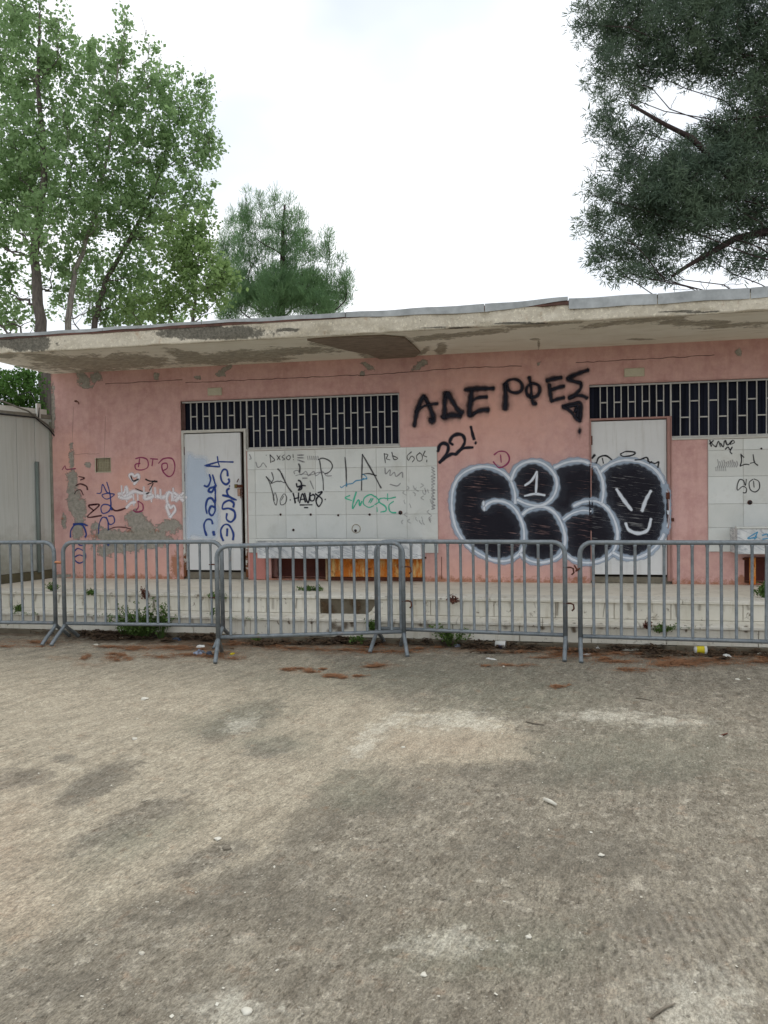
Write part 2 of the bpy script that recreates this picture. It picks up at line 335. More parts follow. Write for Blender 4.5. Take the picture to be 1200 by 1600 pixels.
M = dict(wall=m_wall(), soffit=m_soffit(), fascia=m_fascia(), ground=m_ground(), steps=m_steps(), platform=m_platform(), rusty=m_rusty(),
    galv=m_galv(), door=m_door('white_door_paint', srgb(218, 218, 216), srgb(206, 205, 203)), frame=m_frame(), glass=m_glass(), shed=m_shed(),
    tile=m_marble('white_marble_tile', srgb(222, 223, 218), srgb(208, 211, 206), dirt=.22),
    trough=m_marble('grey_veined_marble', srgb(232, 234, 234), srgb(176, 180, 184), dirt=.25, scale=7, vein=.75),
    grout=simple('tile_bedding', srgb(172, 171, 164), srgb(186, 184, 177)),
    grille=simple('grille_paint', srgb(198, 197, 192), srgb(176, 174, 168), 20, .6),
    flash=simple('zinc_flashing', srgb(184, 188, 188), srgb(140, 144, 144), 6, .6, .3, 25),
    membrane=simple('roof_membrane_red', srgb(116, 84, 74), srgb(80, 62, 56), 10, .9),
    roof=simple('roof_felt', srgb(150, 148, 142), srgb(120, 118, 112), 3, .9),
    gapshade=simple('painted_recess_shade', srgb(48, 40, 36), srgb(62, 50, 44), 5, .95),  # dark tone stands in for shade inside the openings
    maroon=simple('dark_red_niche', srgb(112, 66, 56), srgb(84, 50, 44), 5, .85),  # niche backs, darker red than the wall
    cement=simple('bare_cement', srgb(104, 98, 86), srgb(132, 124, 108), 9, .95, .5, 50),
    footing=simple('footing_concrete', srgb(92, 84, 70), srgb(116, 108, 92), 9, .95, .6, 40, bdist=.01),
    beige=simple('cable_cover_plastic', srgb(196, 190, 166), srgb(180, 172, 148), 12, .5),
    brass=simple('old_brass', srgb(128, 116, 70), srgb(92, 80, 48), 30, .5, metal=.6),
    rust=simple('rusty_iron', srgb(104, 56, 36), srgb(70, 42, 32), 30, .85, .4),
    orange=simple('orange_tie', srgb(214, 150, 110), srgb(196, 130, 96), 30, .6),
    black=simple('black_rubber', srgb(36, 36, 38), srgb(50, 50, 52), 20, .6),
    green_pipe=simple('green_downpipe', srgb(104, 114, 110), srgb(116, 124, 118), 10, .5),
    white=simple('white_plastic', srgb(222, 222, 216), srgb(206, 206, 200), 12, .45),
    stonew=simple('pale_chip', srgb(214, 210, 196), srgb(188, 182, 166), 20, .85),
    stoneg=simple('grey_pebble', srgb(128, 120, 106), srgb(98, 90, 78), 20, .9),
    yellow=simple('yellow_cup_print', srgb(214, 196, 36), srgb(200, 180, 30), 20, .5),
    bluep=simple('blue_cup_print', srgb(60, 84, 150), srgb(70, 96, 160), 20, .5),
    tin=simple('crushed_tin', srgb(150, 158, 172), srgb(110, 118, 136), 30, .35, metal=.5),
    foil=simple('dark_blue_wrapper', srgb(62, 74, 92), srgb(40, 48, 60), 30, .4),
    needles=simple('dry_pine_needles', srgb(158, 116, 84), srgb(128, 90, 62), 6, .9),
    litter=simple('dry_leaf_litter', srgb(92, 74, 54), srgb(62, 48, 38), 9, .95),
    weed=m_leaf('weed_leaf', (.06, .10, .025, 1), (.10, .17, .04, 1), .3, 8),
    weedred=m_leaf('reddish_weed', (.10, .035, .025, 1), (.14, .06, .04, 1), .2, 8),
    leafA=m_leaf('tree_leaf', (.18, .28, .125, 1), (.24, .35, .16, 1), .55),  # paler leaf colour includes the sky glare over the crowns
    leafB=m_leaf('light_tree_leaf', (.15, .235, .085, 1), (.20, .29, .105, 1), .5),
    conif=m_leaf('conifer_spray', (.12, .215, .105, 1), (.17, .28, .13, 1), .45),  # lightened: distance haze is put into the spray colour
    pine=m_leaf('pine_needles', (.07, .11, .085, 1), (.12, .165, .10, 1), .4, 1.0),  # haze over the pine is mixed into its needle colour
    hedge=m_leaf('hedge_leaf', (.05, .12, .025, 1), (.09, .18, .04, 1), .4),
    bark=m_bark('grey_bark', srgb(112, 104, 96), srgb(74, 68, 64)), barkd=m_bark('dark_pine_bark', srgb(74, 60, 56), srgb(46, 38, 38)),
    barkp=m_bark('pale_bark', srgb(160, 154, 144), srgb(104, 98, 92)),
)

# ------------------------------------------------------------------ surveyed patches
def ell(u, v, blobs):
    m = np.zeros_like(u)
    for b in blobs:
        cx, cy, rx, ry = b[:4]; a = math.radians(b[4]) if len(b) > 4 else 0
        dx, dy = u-cx, v-cy; ex = dx*math.cos(a)+dy*math.sin(a); ey = -dx*math.sin(a)+dy*math.cos(a)
        m = np.maximum(m, np.clip(1-.5*np.sqrt((ex/rx)**2+(ey/ry)**2), 0, 1))
    return m
def poly(u, v, P, w):
    P = np.array(P, float); inside = np.zeros(u.shape, bool); dmin = np.full(u.shape, 1e9)
    for i in range(len(P)):
        a, b = P[i], P[(i+1) % len(P)]
        c = ((a[1] > v) != (b[1] > v)) & (u < (b[0]-a[0])*(v-a[1])/(b[1]-a[1]+1e-9)+a[0]); inside ^= c
        ab = b-a; t = np.clip(((u-a[0])*ab[0]+(v-a[1])*ab[1])/(ab@ab+1e-9), 0, 1)
        dmin = np.minimum(dmin, np.hypot(u-a[0]-t*ab[0], v-a[1]-t*ab[1]))
    return np.clip(.5+np.where(inside, dmin, -dmin)/(2*w), 0, 1)

# ================================================================== GROUND
ZP, Z1, S1, S2 = .439, .241, -1.483, -1.802
gx = np.concatenate([-np.geomspace(300, 9, 16), np.arange(-8.5, 5, .035), np.geomspace(5.2, 300, 16)])
gy = np.concatenate([-np.geomspace(300, 10, 14), np.arange(-9.4, -1.3, .035), np.geomspace(3, 300, 14)-1])
X, Y = np.meshgrid(gx, gy); P = np.stack([X.ravel(), Y.ravel(), np.zeros(X.size)], 1)
ok = (P-CAM)@Fv > .5
u, v = survey(P); u = np.where(ok, u, -9999); v = np.where(ok, v, 99999)
sand = poly(u, v, [(-900, 1000), (480, 1012), (560, 1060), (640, 1100), (700, 1110), (790, 1130), (850, 1160), (700, 1220), (520, 1260), (420, 1330), (300, 1400), (90, 1450), (-10, 1500), (-900, 1560)], 85)*.95
sand = np.maximum(sand, poly(u, v, [(380, 1180), (560, 1120), (700, 1108), (800, 1130), (812, 1160), (835, 1186), (770, 1188), (700, 1196), (640, 1188), (590, 1190), (520, 1222), (470, 1258), (420, 1288), (330, 1320), (250, 1300), (300, 1230)], 10)*1.)
sand = np.maximum(sand, .25)
sand = np.minimum(sand, 1-.9*ell(u, v, [(150, 1228, 70, 22, -28), (375, 1125, 75, 26, -20), (425, 1168, 45, 18, -10), (20, 1222, 45, 18, -10), (100, 1188, 22, 8), (200, 1290, 120, 22, -25), (320, 1345, 90, 20, -20)]))
attrs = dict(sand=sand,
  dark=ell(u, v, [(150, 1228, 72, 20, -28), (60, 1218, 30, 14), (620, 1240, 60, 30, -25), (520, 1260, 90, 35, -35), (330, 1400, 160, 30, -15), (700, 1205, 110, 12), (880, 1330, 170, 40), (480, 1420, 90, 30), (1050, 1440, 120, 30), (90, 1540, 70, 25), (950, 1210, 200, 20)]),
  green=ell(u, v, [(370, 1120, 90, 24, -15), (640, 1060, 230, 26), (800, 1090, 150, 30), (430, 1160, 60, 18), (200, 1320, 100, 22, -20), (560, 1235, 50, 30), (1000, 1180, 160, 40), (780, 1480, 150, 40)]),
  white=ell(u, v, [(378, 1132, 26, 10, -10), (700, 1125, 60, 12, -5), (600, 1135, 42, 10, -30), (570, 1165, 30, 10, -35), (740, 1130, 50, 10), (360, 1585, 60, 30), (1100, 1560, 80, 40), (700, 1470, 60, 20), (950, 1120, 60, 8), (1040, 1130, 60, 8)])*.9,
  warm_lens_tint=ell(u, v, [(0, 1330, 70, 90), (20, 1410, 60, 50), (700, 1165, 90, 20)]),  # where the lens tint is painted on, mainly at left
  soil=np.maximum(ell(u, v, [(240, 998, 130, 9), (480, 1003, 120, 8), (330, 1008, 60, 9), (640, 1003, 60, 8)]), np.clip(1-.5*np.abs(P[:, 1]+1.80)/.16, 0, 1)),
  rust=ell(u, v, [(175, 1025, 24, 7, -25), (245, 1012, 70, 7, -8), (40, 1004, 60, 6), (330, 1022, 60, 9), (385, 1008, 40, 6), (470, 1046, 30, 4), (535, 1056, 26, 4), (590, 1040, 30, 5), (450, 1012, 60, 5), (520, 1018, 60, 5),
                  (560, 1010, 60, 5), (620, 1015, 50, 6), (740, 1016, 60, 5), (820, 1012, 60, 5), (900, 1024, 60, 8), (960, 1018, 60, 7), (1060, 1028, 80, 8), (1120, 1034, 70, 9), (1180, 1030, 60, 7), (100, 1028, 24, 3), (800, 1040, 40, 4), (990, 1048, 50, 3), (870, 1076, 16, 3), (130, 1038, 20, 3)])*.82,
  groove=poly(u, v, [(1000, 1380), (1250, 1360), (1300, 1700), (900, 1700)], 60))
zz = .012*np.sin(P[:, 0]*.9+1)*np.sin(P[:, 1]*1.3) * (np.abs(P[:, 0]) < 9) * (P[:, 1] < -2.3) * (P[:, 1] > -9.6); P[:, 2] = zz
nx, ny = len(gx), len(gy); I = np.arange(nx*ny).reshape(ny, nx)
Q = np.stack([I[:-1, :-1].ravel(), I[:-1, 1:].ravel(), I[1:, 1:].ravel(), I[1:, :-1].ravel()], 1)
g = npmesh('ground', P, Q, M['ground'], attrs=attrs, sm=True); tag(g, 'worn beige and grey concrete yard with dusty patches and rust stains', 'ground', kind='structure')
def gz(x, y): return .012*math.sin(x*.9+1)*math.sin(y*1.3) if y < -2.3 else 0.

# ================================================================== STEPPED PLATFORM
pf = empty('stepped_platform', (0, 0, 0)); tag(pf, 'long low platform with two marble faced steps', 'steps', kind='structure')
XL, XR = -14, 6.4
MB().box(XL, S1+.03, .02, XR, 1, ZP-.004).build('platform_core', M['platform'], pf)
MB().box(XL, S2+.03, .01, XR, S1+.03, Z1-.03).build('step_core', M['cement'], pf)
b = MB(); random.seed(5); x = XL
while x < XR:
    w = random.uniform(.25, .5); e = random.uniform(0, .012); b.cbox(x, S2-.012-e, -.05, x+w, S2+.03, .045+random.uniform(-.006, .012), .006); x += w
tag(b.build('footing', M['footing'], pf), 'dark concrete footing under the lowest step')
slab_meshes = {}
def slab(name, x0, x1, y0, y1, z0, z1, mat, parent, c=.005):
    o = MB().cbox(x0+.0025, y0, z0, x1-.0025, y1, z1, c).build(name, mat, parent); return o
def run(x0, x1, w, j=0.04):
    xs = [x0]
    while xs[-1] < x1-w*.4: xs.append(xs[-1]+w+random.uniform(-j, j))
    xs[-1] = x1; return list(zip(xs[:-1], xs[1:]))
random.seed(3)
for a, b_ in run(-9, XR, .95): slab('nosing_slab', a, b_, S1-.018, S1+.30, ZP-.03, ZP+.004, M['steps'], pf)
for a, b_ in run(-9, XR, .9): slab('tread_slab', a, b_, S2-.02, S1+.01, Z1-.03, Z1+random.uniform(0, .004), M['steps'], pf)
for a, b_ in run(-9, XR, .62, .08):
    if -2.55 < (a+b_)/2 < -1.75: continue                       # the missing slab where bare cement shows
    slab('riser_slab', a, b_, S1, S1+.03, Z1+.004, ZP-.031, M['steps'], pf)
MB().box(-2.62, S1+.012, Z1, -1.7, S1+.035, ZP-.032).build('bare_patch', M['footing'], pf)
for k in range(9):
    xx = random.choice([-2.62, -1.78])+random.uniform(-.02, .16); zz_ = random.uniform(Z1, ZP-.06); r_ = random.uniform(.03, .09); n_ = 6
    pts_ = [(xx+r_*random.uniform(.6, 1.2)*math.cos(a*6.28/n_), zz_+r_*.6*random.uniform(.6, 1.2)*math.sin(a*6.28/n_)) for a in range(n_)]
    mb = MB(); mb.add([(a, S1+.001+k*.0006, min(max(b_, Z1), ZP-.033)) for a, b_ in pts_]+[(a, S1+.02, min(max(b_, Z1), ZP-.033)) for a, b_ in pts_], [tuple(range(n_))]+[(i, n_+i, n_+(i+1) % n_, (i+1) % n_) for i in range(n_)]); mb.build('broken_slab', M['steps'], pf)
for a, b_ in run(-9, XR, .75, .1): slab('riser_slab', a, b_, S2+random.uniform(0, .004), S2+.03, .05, Z1-.031, M['steps'], pf)

# ================================================================== BUILDING
bd = empty('pink_building', (0, 0, 0)); tag(bd, 'low pink rendered building with flat concrete eave, white doors and graffiti', 'building')
BX0, BX1, ZT = -6.69, 6.2, 3.292
# openings
D1a, D1b = W(285, 780)[0], W(386, 780)[0]; D1t = W(330, 671)[2]
W1b = W(624, 650)[0]; WT = 2.838; WB = 2.166
D2a, D2b = W(922, 780)[0], W(1050, 780)[0]; D2t = W(985, 652)[2]; W2b = 4.3
T1a, T1b = W(388, 780)[0], W(684, 780)[0]; T2a = W(1106, 780)[0]
N1 = (W(424, 880)[0], W(664, 880)[0]); N2 = (W(1163, 890)[0], 4.2)
vent = (W(150, 728)[0], W(173, 728)[0], W(160, 737)[2], W(160, 716)[2])
holes = [(D1a, D1b, ZP-.1, D1t), (D1a, W1b, D1t, WT), (D1b, W1b, WB, WT), (D2a, D2b, ZP-.1, D2t), (D2a, W2b, D2t, WT), (D2b, W2b, WB, WT), (N1[0], N1[1], ZP+.02, .76), (N2[0], N2[1], ZP+.02, .76), vent]
def cuts(base, extra, step):
    s = sorted(set([round(c, 4) for c in extra])); r = []
    pts = sorted([base[0], base[1]]+[c for c in s if base[0] < c < base[1]])
    for a, b_ in zip(pts[:-1], pts[1:]):
        k = max(1, int(round((b_-a)/step))); r += [a+(b_-a)*i/k for i in range(k)]
    return np.array(r+[pts[-1]])
xc = cuts((BX0, BX1), [h[0] for h in holes]+[h[1] for h in holes], .035); zc = cuts((ZP-.1, ZT+.05), [h[2] for h in holes]+[h[3] for h in holes], .035)
XX, ZZ = np.meshgrid(xc, zc); n_x, n_z = len(xc), len(zc)
Pf = np.stack([XX.ravel(), np.zeros(XX.size), ZZ.ravel()], 1); Pb = Pf.copy(); Pb[:, 1] = .28
cx = (xc[:-1]+xc[1:])/2; cz = (zc[:-1]+zc[1:])/2; CX, CZ = np.meshgrid(cx, cz); solid = np.ones(CX.shape, bool)
for h in holes: solid &= ~((CX > h[0]) & (CX < h[1]) & (CZ > h[2]) & (CZ < h[3]))
I = np.arange(n_x*n_z).reshape(n_z, n_x); o2 = n_x*n_z
fr = np.stack([I[:-1, :-1], I[:-1, 1:], I[1:, 1:], I[1:, :-1]], -1)[solid]
qs = [fr, fr[:, ::-1]+o2]
sp = np.pad(solid, 1)
def side(mask, a, b_):
    i, j = np.nonzero(mask); A = I[i+a[0], j+a[1]]; B = I[i+b_[0], j+b_[1]]; qs.append(np.stack([A, A+o2, B+o2, B], 1))
c = sp[1:-1, 1:-1]
side(c & ~sp[1:-1, :-2], (0, 0), (1, 0)); side(c & ~sp[1:-1, 2:], (1, 1), (0, 1)); side(c & ~sp[:-2, 1:-1], (0, 1), (0, 0)); side(c & ~sp[2:, 1:-1], (1, 0), (1, 1))
PP = np.concatenate([Pf, Pb]); u, v = survey(PP)
peel = ell(u, v, [(112, 715, 4, 20), (113, 752, 9, 18), (114, 780, 9, 22), (124, 800, 10, 24), (122, 828, 8, 16), (111, 790, 5, 12), (150, 822, 8, 7), (168, 836, 22, 9), (212, 812, 16, 14), (222, 826, 18, 14), (265, 822, 20, 10), (195, 842, 44, 12), (240, 840, 30, 12), (185, 856, 34, 9), (165, 862, 12, 8),
    (137, 727, 5, 5), (130, 592, 9, 10), (135, 603, 9, 5), (150, 590, 8, 9, 30), (245, 588, 5, 6), (310, 590, 5, 4), (352, 577, 12, 4, -30), (345, 585, 8, 4), (575, 572, 12, 4, 30), (566, 584, 4, 4), (657, 570, 15, 5, -30), (843, 568, 4, 4), (1154, 550, 5, 7), (100, 815, 4, 12), (82, 640, 4, 40), (86, 900, 40, 3), (205, 852, 50, 6)])
rust = np.maximum(ell(u, v, [(275, 885, 8, 20), (195, 838, 60, 4), (225, 832, 30, 5), (690, 906, 8, 5), (905, 905, 12, 4), (1160, 905, 10, 6), (99, 812, 3, 10)]), np.clip(.62-(PP[:, 2]-ZP)*3.2, 0, .62))
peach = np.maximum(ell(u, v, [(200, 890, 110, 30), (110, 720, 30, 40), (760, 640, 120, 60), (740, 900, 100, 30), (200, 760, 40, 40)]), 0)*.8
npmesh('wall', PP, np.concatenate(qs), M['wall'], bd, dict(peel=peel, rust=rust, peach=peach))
MB().box(BX0, .28, ZP-.1, BX0+.25, 7.8, ZT-.001).box(BX1-.25, .28, ZP-.1, BX1, 7.8, ZT-.001).box(BX0+.25, 7.55, ZP-.1, BX1-.25, 7.8, ZT-.001).build('side_walls', M['wall'], bd)
MB().box(BX0+.25, .9, ZP-.1, BX1-.25, .95, ZT-.001).build('dark_room_backing', M['gapshade'], bd)  # backing sheet coloured dark for the unlit room

# roof slab, soffit, fascia, flashing
YF = -1.567; ZF0, ZF1 = 3.272, 3.452; RX1 = 6.6
rf = empty('roof', (0, 0, 0), parent=bd)
MB().box(BX0+.002, YF+.09, ZT+.03, RX1-.002, 8.0, ZF1).build('slab', M['roof'], rf)
xs = np.arange(BX0, RX1+.01, .03); ys = np.linspace(YF+.05, .02, 54); X, Y = np.meshgrid(xs, ys)
P = np.stack([X.ravel(), Y.ravel(), np.full(X.size, ZT)+.0], 1)
uu = P[:, 0]; P[:, 2] += .006*np.sin(uu*1.7)*np.sin(P[:, 1]*2)-0.0
u, v = survey(P)
pl = ell(u, v, [(150, 568, 105, 12, -1), (95, 563, 50, 8, 8), (215, 563, 60, 10, 3), (300, 557, 40, 7, 12), (350, 558, 90, 8, -4), (440, 552, 70, 6, -6), (470, 548, 60, 5), (330, 565, 50, 5), (395, 560, 60, 5), (530, 540, 40, 5, 5), (560, 548, 30, 5, 25), (145, 578, 20, 6), (355, 575, 16, 5),
    (690, 526, 70, 4.5, -6), (760, 518, 60, 4, -6), (690, 545, 8, 10, 30), (840, 508, 60, 3, -5), (835, 530, 8, 2), (842, 538, 2, 8), (960, 505, 60, 3.5, -8), (1010, 500, 60, 4, -4), (1090, 505, 90, 5, 2), (1150, 508, 60, 3.5, -3), (1000, 530, 22, 1.6), (660, 550, 12, 4, -30), (10, 556, 16, 4)])
ns, ms_ = len(xs), len(ys); I = np.arange(ns*ms_).reshape(ms_, ns)
Q = np.stack([I[:-1, :-1].ravel(), I[1:, :-1].ravel(), I[1:, 1:].ravel(), I[:-1, 1:].ravel()], 1)
npmesh('soffit', P, Q, M['soffit'], rf, dict(peel=pl), sm=True)
# fascia: chipped front beam
zs = np.linspace(ZF0, ZF1, 9); X, Z = np.meshgrid(xs, zs); Yv = np.full(X.shape, YF)
from mathutils import noise as mnoise
for i in range(X.shape[0]):
    for j in range(X.shape[1]):
        q = Vector((X[i, j]*3.2, 0, Z[i, j]*5)); rr = mnoise.fractal(q, .9, 2.1, 5)
        edge = 1 if i in (0, 1, 8) else .6
        amp = .032 if X[i, j] > -3 else .012
        Yv[i, j] += max(0, rr)*amp*2*edge+.003*mnoise.noise(q*6)
        if i == 0: Z[i, j] += max(0, mnoise.fractal(Vector((X[i, j]*2.2, 5, 0)), .9, 2.1, 5))*.03
P = np.stack([X.ravel(), Yv.ravel(), Z.ravel()], 1); nf = len(P)
back = P[:ns].copy(); back[:, 1] = YF+.055; back[:, 2] = ZF0+.004; P = np.concatenate([P, back, back+np.array([0, 0, .03])])
I = np.arange(nf).reshape(9, ns); Q = np.stack([I[:-1, :-1].ravel(), I[:-1, 1:].ravel(), I[1:, 1:].ravel(), I[1:, :-1].ravel()], 1)
k = np.arange(ns-1); Q = np.concatenate([Q, np.stack([k+1, k, nf+k, nf+k+1], 1), np.stack([nf+k+1, nf+k, nf+ns+k, nf+ns+k+1], 1)])
u, v = survey(P)
npmesh('fascia', P, Q, M['fascia'], rf, dict(peel=ell(u, v, [(38, 535, 44, 14), (335, 520, 90, 11), (700, 512, 40, 2), (800, 505, 60, 2), (450, 515, 20, 3), (1080, 487, 60, 2)])), sm=False)
MB().box(BX0-.0, YF+.06, ZT-.001, BX0+.02, 8, ZF1+.002).build('verge_board', simple('dark_verge', srgb(92, 78, 64), srgb(74, 62, 52)), rf)
# hanging flake of old render on the soffit
fl = [(480, 529), (520, 526), (570, 524), (600, 523), (632, 526), (648, 540), (657, 549), (648, 557), (622, 559), (596, 560), (574, 551), (545, 546), (512, 538)]
tp = [G(a, c_, ZT-.002) for a, c_ in fl]; bt = [p+np.array([0, 0, -.012-.012*random.random()]) for p in tp]; n = len(tp)
mb = MB(); mb.add(tp+bt, [tuple(range(n, 2*n))[::-1]]+[(i, (i+1) % n, n+(i+1) % n, n+i) for i in range(n)]); mb.build('loose_render_flake', simple('brown_render_underside', srgb(150, 136, 122), srgb(112, 100, 88), 7, .95, .7, 30, stretch=(1, 3, 1), bdist=.02), rf)
# flashing strips; photo x range, depth of the upstand at both ends, lift
for a, b_, h0, h1, l0, l1 in [(-60, 160, .04, .035, .0, .004), (160, 315, .035, .03, .004, .012), (315, 540, .03, .05, .012, .006), (540, 757, .055, .085, .006, .0), (757, 888, .085, .035, .0, .03), (888, 1027, .105, .105, .0, .0), (1027, 1172, .105, .105, .0, 0), (1172, 1300, .105, .105, 0, 0), (1300, 1420, .105, .105, 0, 0)]:
    xa, xb = W(a, 500, YF)[0]+.006, W(b_, 480, YF)[0]-.004; mb = MB(); V = []; N = 10
    for i in range(N+1):
        t = i/N; xx = xa+(xb-xa)*t; top = ZF1+.05+(l0+(l1-l0)*t)*.6+.004*math.sin(xx*9); h = h0+(h1-h0)*t; yy = YF-.012-.006*math.sin(xx*5)
        V += [(xx, yy, top-h), (xx, yy, top), (xx, YF+.25, top+.004), (xx, yy+.004, top-h), (xx, yy+.004, top-.004), (xx, YF+.25, top)]
    Fc = []
    for i in range(N):
        k = i*6; m_ = k+6; Fc += [(k, m_, m_+1, k+1), (k+1, m_+1, m_+2, k+2), (k+4, m_+4, m_+3, k+3), (k+5, m_+5, m_+4, k+4), (k+3, m_+3, m_, k)]
    Fc += [(0, 1, 4, 3), (1, 2, 5, 4)]; Fc += [tuple(N*6+i for i in q)[::-1] for q in ((0, 1, 4, 3), (1, 2, 5, 4))]
    mb.add(V, Fc); mb.build('flashing_strip', M['flash'], rf)
MB().box(BX0+.01, YF-.006, ZF1-.006, W(895, 475, YF)[0], YF+.3, ZF1+.034).build('roof_felt_edge', M['membrane'], rf)
MB().box(W(895, 475, YF)[0]+.003, YF+.01, ZF1-.004, RX1-.01, YF+.3, ZF1+.03).build('roof_felt_edge', M['cement'], rf)

# doors -------------------------------------------------------------
def door(xa, xb, zt, leaf_a, leaf_b, zleaf, zbot, fw, yl, yf_, mat_leaf, mat_frame, label, hx):
    d = empty('door', (0, 0, 0), parent=bd); tag(d, label)
    fm = MB(); fm.cbox(xa+.002, yf_, ZP+.03, xa+fw, .1, zt-.002, .004).cbox(xb-fw, yf_, ZP+.03, xb-.002, .1, zt-.002, .004).cbox(xa+fw, yf_+.002, zleaf+.012, xb-fw, .1, zt-.002, .004)
    fm.build('door_frame', mat_frame, d)
    MB().cbox(leaf_a, yl, zbot, leaf_b, yl+.04, zleaf, .003).build('door_leaf', mat_leaf, d)
    MB().box(xa+.003, .12, ZP+.01, xb-.003, .2, zt-.003).build('gap_shade_sheet', M['gapshade'], d)  # dark sheet painted as the shade behind the leaf
    MB().box(xa+.004, yl+.02, ZP+.003, xb-.004, .115, zbot-.03).build('threshold', M['cement'], d)
    for hz in (zbot+.25, zbot+1.2, zleaf-.28):
        MB().tube([(hx, yl-.004, hz), (hx, yl-.004, hz+.11)], .011, 8).build('hinge', M['rust'], d)
    return d
l1a, l1b = W(288.5, 780)[0], W(376, 780)[0]; zl1 = W(330, 677)[2]; zb1 = W(330, 891)[2]
d1 = door(D1a, D1b, D1t, l1a, l1b, zl1, zb1, .032, .02, -.008, M['door'], M['frame'], 'white steel door with blue marker writing and a light blue patch', l1a-.006)
l2a, l2b = W(924.5, 780)[0], W(1042, 780)[0]; zl2 = W(985, 657)[2]; zb2 = W(985, 898)[2]
m_pf = simple('faded_pink_frame', srgb(170, 128, 120), srgb(150, 118, 108), 6, .7)
d2 = door(D2a, D2b, D2t, l2a, l2b, zl2, zb2, .018, .012, -.02, M['door'], m_pf, 'plain white steel door half covered by the black and silver graffiti', l2a+.004)
MB().cbox(l2b+.004, -.02, ZP+.03, D2b-.02, .05, D2t-.02, .004).build('door_stop', m_pf, d2)
# latch, padlock and chain on the left door
lx = W(371, 760)
MB().cbox(lx[0]-.045, .0, lx[2]-.02, lx[0]-.005, .02, lx[2]+.03).build('latch_plate', M['brass'], d1)
MB().cbox(lx[0]+.0, -.03, lx[2]-.015, lx[0]+.07, .018, lx[2]+.022).build('hasp', M['rust'], d1)
MB().cbox(lx[0]+.012, -.035, lx[2]-.13, lx[0]+.05, .0, lx[2]-.03).build('padlock', simple('pink_worn_metal', srgb(176, 144, 124), srgb(130, 100, 84), 30, .6), d1)
for i in range(7):
    z_ = lx[2]-.0-i*.024; a = (i % 2)*.012
    MB().tube([(lx[0]+.062+a+.011*math.cos(t), -.03+.004*math.sin(t*2), z_+.016*math.sin(t)) for t in np.linspace(0, 2*math.pi, 9)], .0035, 5, False).build('chain_link', M['rust'], d1)
MB().tube([(lx[0]-.01, 0.01, lx[2]+.06), (lx[0]+.01, -.01, lx[2]+.08), (lx[0]+.02, .0, lx[2]+.1)], .006, 6).build('handle_stub', M['rust'], d1)
k = W(1042, 776); MB().cbox(k[0]-.01, -.03, k[2]-.03, k[0]+.03, .01, k[2]+.05).build('lock_plate', M['rust'], d2)
k = W(1050, 812); MB().cbox(k[0]-.012, -.03, k[2]-.02, k[0]+.02, .0, k[2]+.02).build('lock_plate', M['rust'], d2)

# windows -----------------------------------------------------------
def grille(xa, xm, xb, zlow_door, label, nl, nr, off):
    w = empty('window_grille', (0, 0, 0), parent=bd); tag(w, label); y0 = .045
    MB().box(xa+.002, .13, zlow_door+.002, xm, .14, WT-.002).box(xm, .13, WB+.002, xb-.002, .14, WT-.002).build('glass_pane', M['glass'], w)
    f = MB(); t = .022
    f.cbox(xa+.002, y0-.01, WT-t, xb-.002, y0+.02, WT-.002).cbox(xm, y0-.01, WB+.002, xb-.002, y0+.02, WB+t+.008)
    f.cbox(xb-t, y0-.008, WB+t+.008, xb-.002, y0+.02, WT-t).cbox(xm-.01, y0-.008, WB+t+.008, xm+.008, y0+.02, WT-t)
    f.build('grille_frame', M['grille'], w)
    MB().cbox(xm, -.02, WB-.02, xb+.01, .04, WB+.001).build('sill', M['frame'], w)
    vm = {}
    def bar(x, z0, z1):
        key = round(z1-z0, 3)
        if key not in vm:
            o = MB().cbox(-.006, 0, 0, .006, .016, key, .002).build('vertical_bar', M['grille'], w); vm[key] = o.data
        else: o = link('vertical_bar', vm[key], w)
        o.location = (x, y0, z0)
    cmesh = {}
    def cross(x0, x1, z):
        key = round(x1-x0, 3)
        if key not in cmesh: o = MB().cbox(0, .002, -.0075, key, .014, .0075, .002).build('cross_bar', M['grille'], w); cmesh[key] = o.data
        else: o = link('cross_bar', cmesh[key], w)
        o.location = (x0, y0, z)
    s = (xm-xa-off)/nl; H = WT-zlow_door
    for i in range(nl): bar(xa+off+s*i, zlow_door+.003, WT-t)
    for i in range(nl-1):
        if i % 2 == 0: cross(xa+off+s*i+.007, xa+off+s*(i+1)-.007, zlow_door+H*.47)
    s = (xb-t-xm)/nr
    for i in range(1, nr): bar(xm+s*i, WB+t+.008, WT-t)
    for i in range(nr):
        cross(xm+s*i+.009, xm+s*(i+1)-.007, WT-.23 if i % 2 == 0 else WB+.25)
    return w
grille(D1a, D1b, W1b, D1t, 'barred transom window between the left door and the black lettering', 9, 23, .12)
grille(D2a, D2b, W2b, D2t, 'barred transom window above and right of the right door', 10, 26, .13)
# small plates, vent, hook
for a, c_ in ((336, 612), (991, 582)):
    k = W(a, c_); hw = .10 if a < 500 else .115
    MB().cbox(k[0]-hw, -.018, k[2]-.05, k[0]+hw, .01, k[2]+.05).build('junction_plate', M['beige'], bd)
vx0, vx1, vz0, vz1 = vent; vt = empty('wall_vent', parent=bd)
MB().box(vx0+.001, .034, vz0+.001, vx1-.001, .044, vz1-.001).build('back_plate', simple('mesh_back', srgb(168, 158, 130), srgb(146, 138, 112), 30), vt)
f = MB(); t = .016; f.box(vx0-.006, -.006, vz0-.012, vx1+.006, .02, vz0).box(vx0-.006, -.006, vz1, vx1+.006, .02, vz1+.006).box(vx0-.012, -.005, vz0, vx0, .02, vz1).box(vx1, -.005, vz0, vx1+.004, .02, vz1); f.build('vent_frame', M['beige'], vt)
f = MB()
for i in range(9): xx = vx0+(vx1-vx0)*(i+.5)/9; f.box(xx-.003, .02, vz0, xx+.003, .026, vz1)
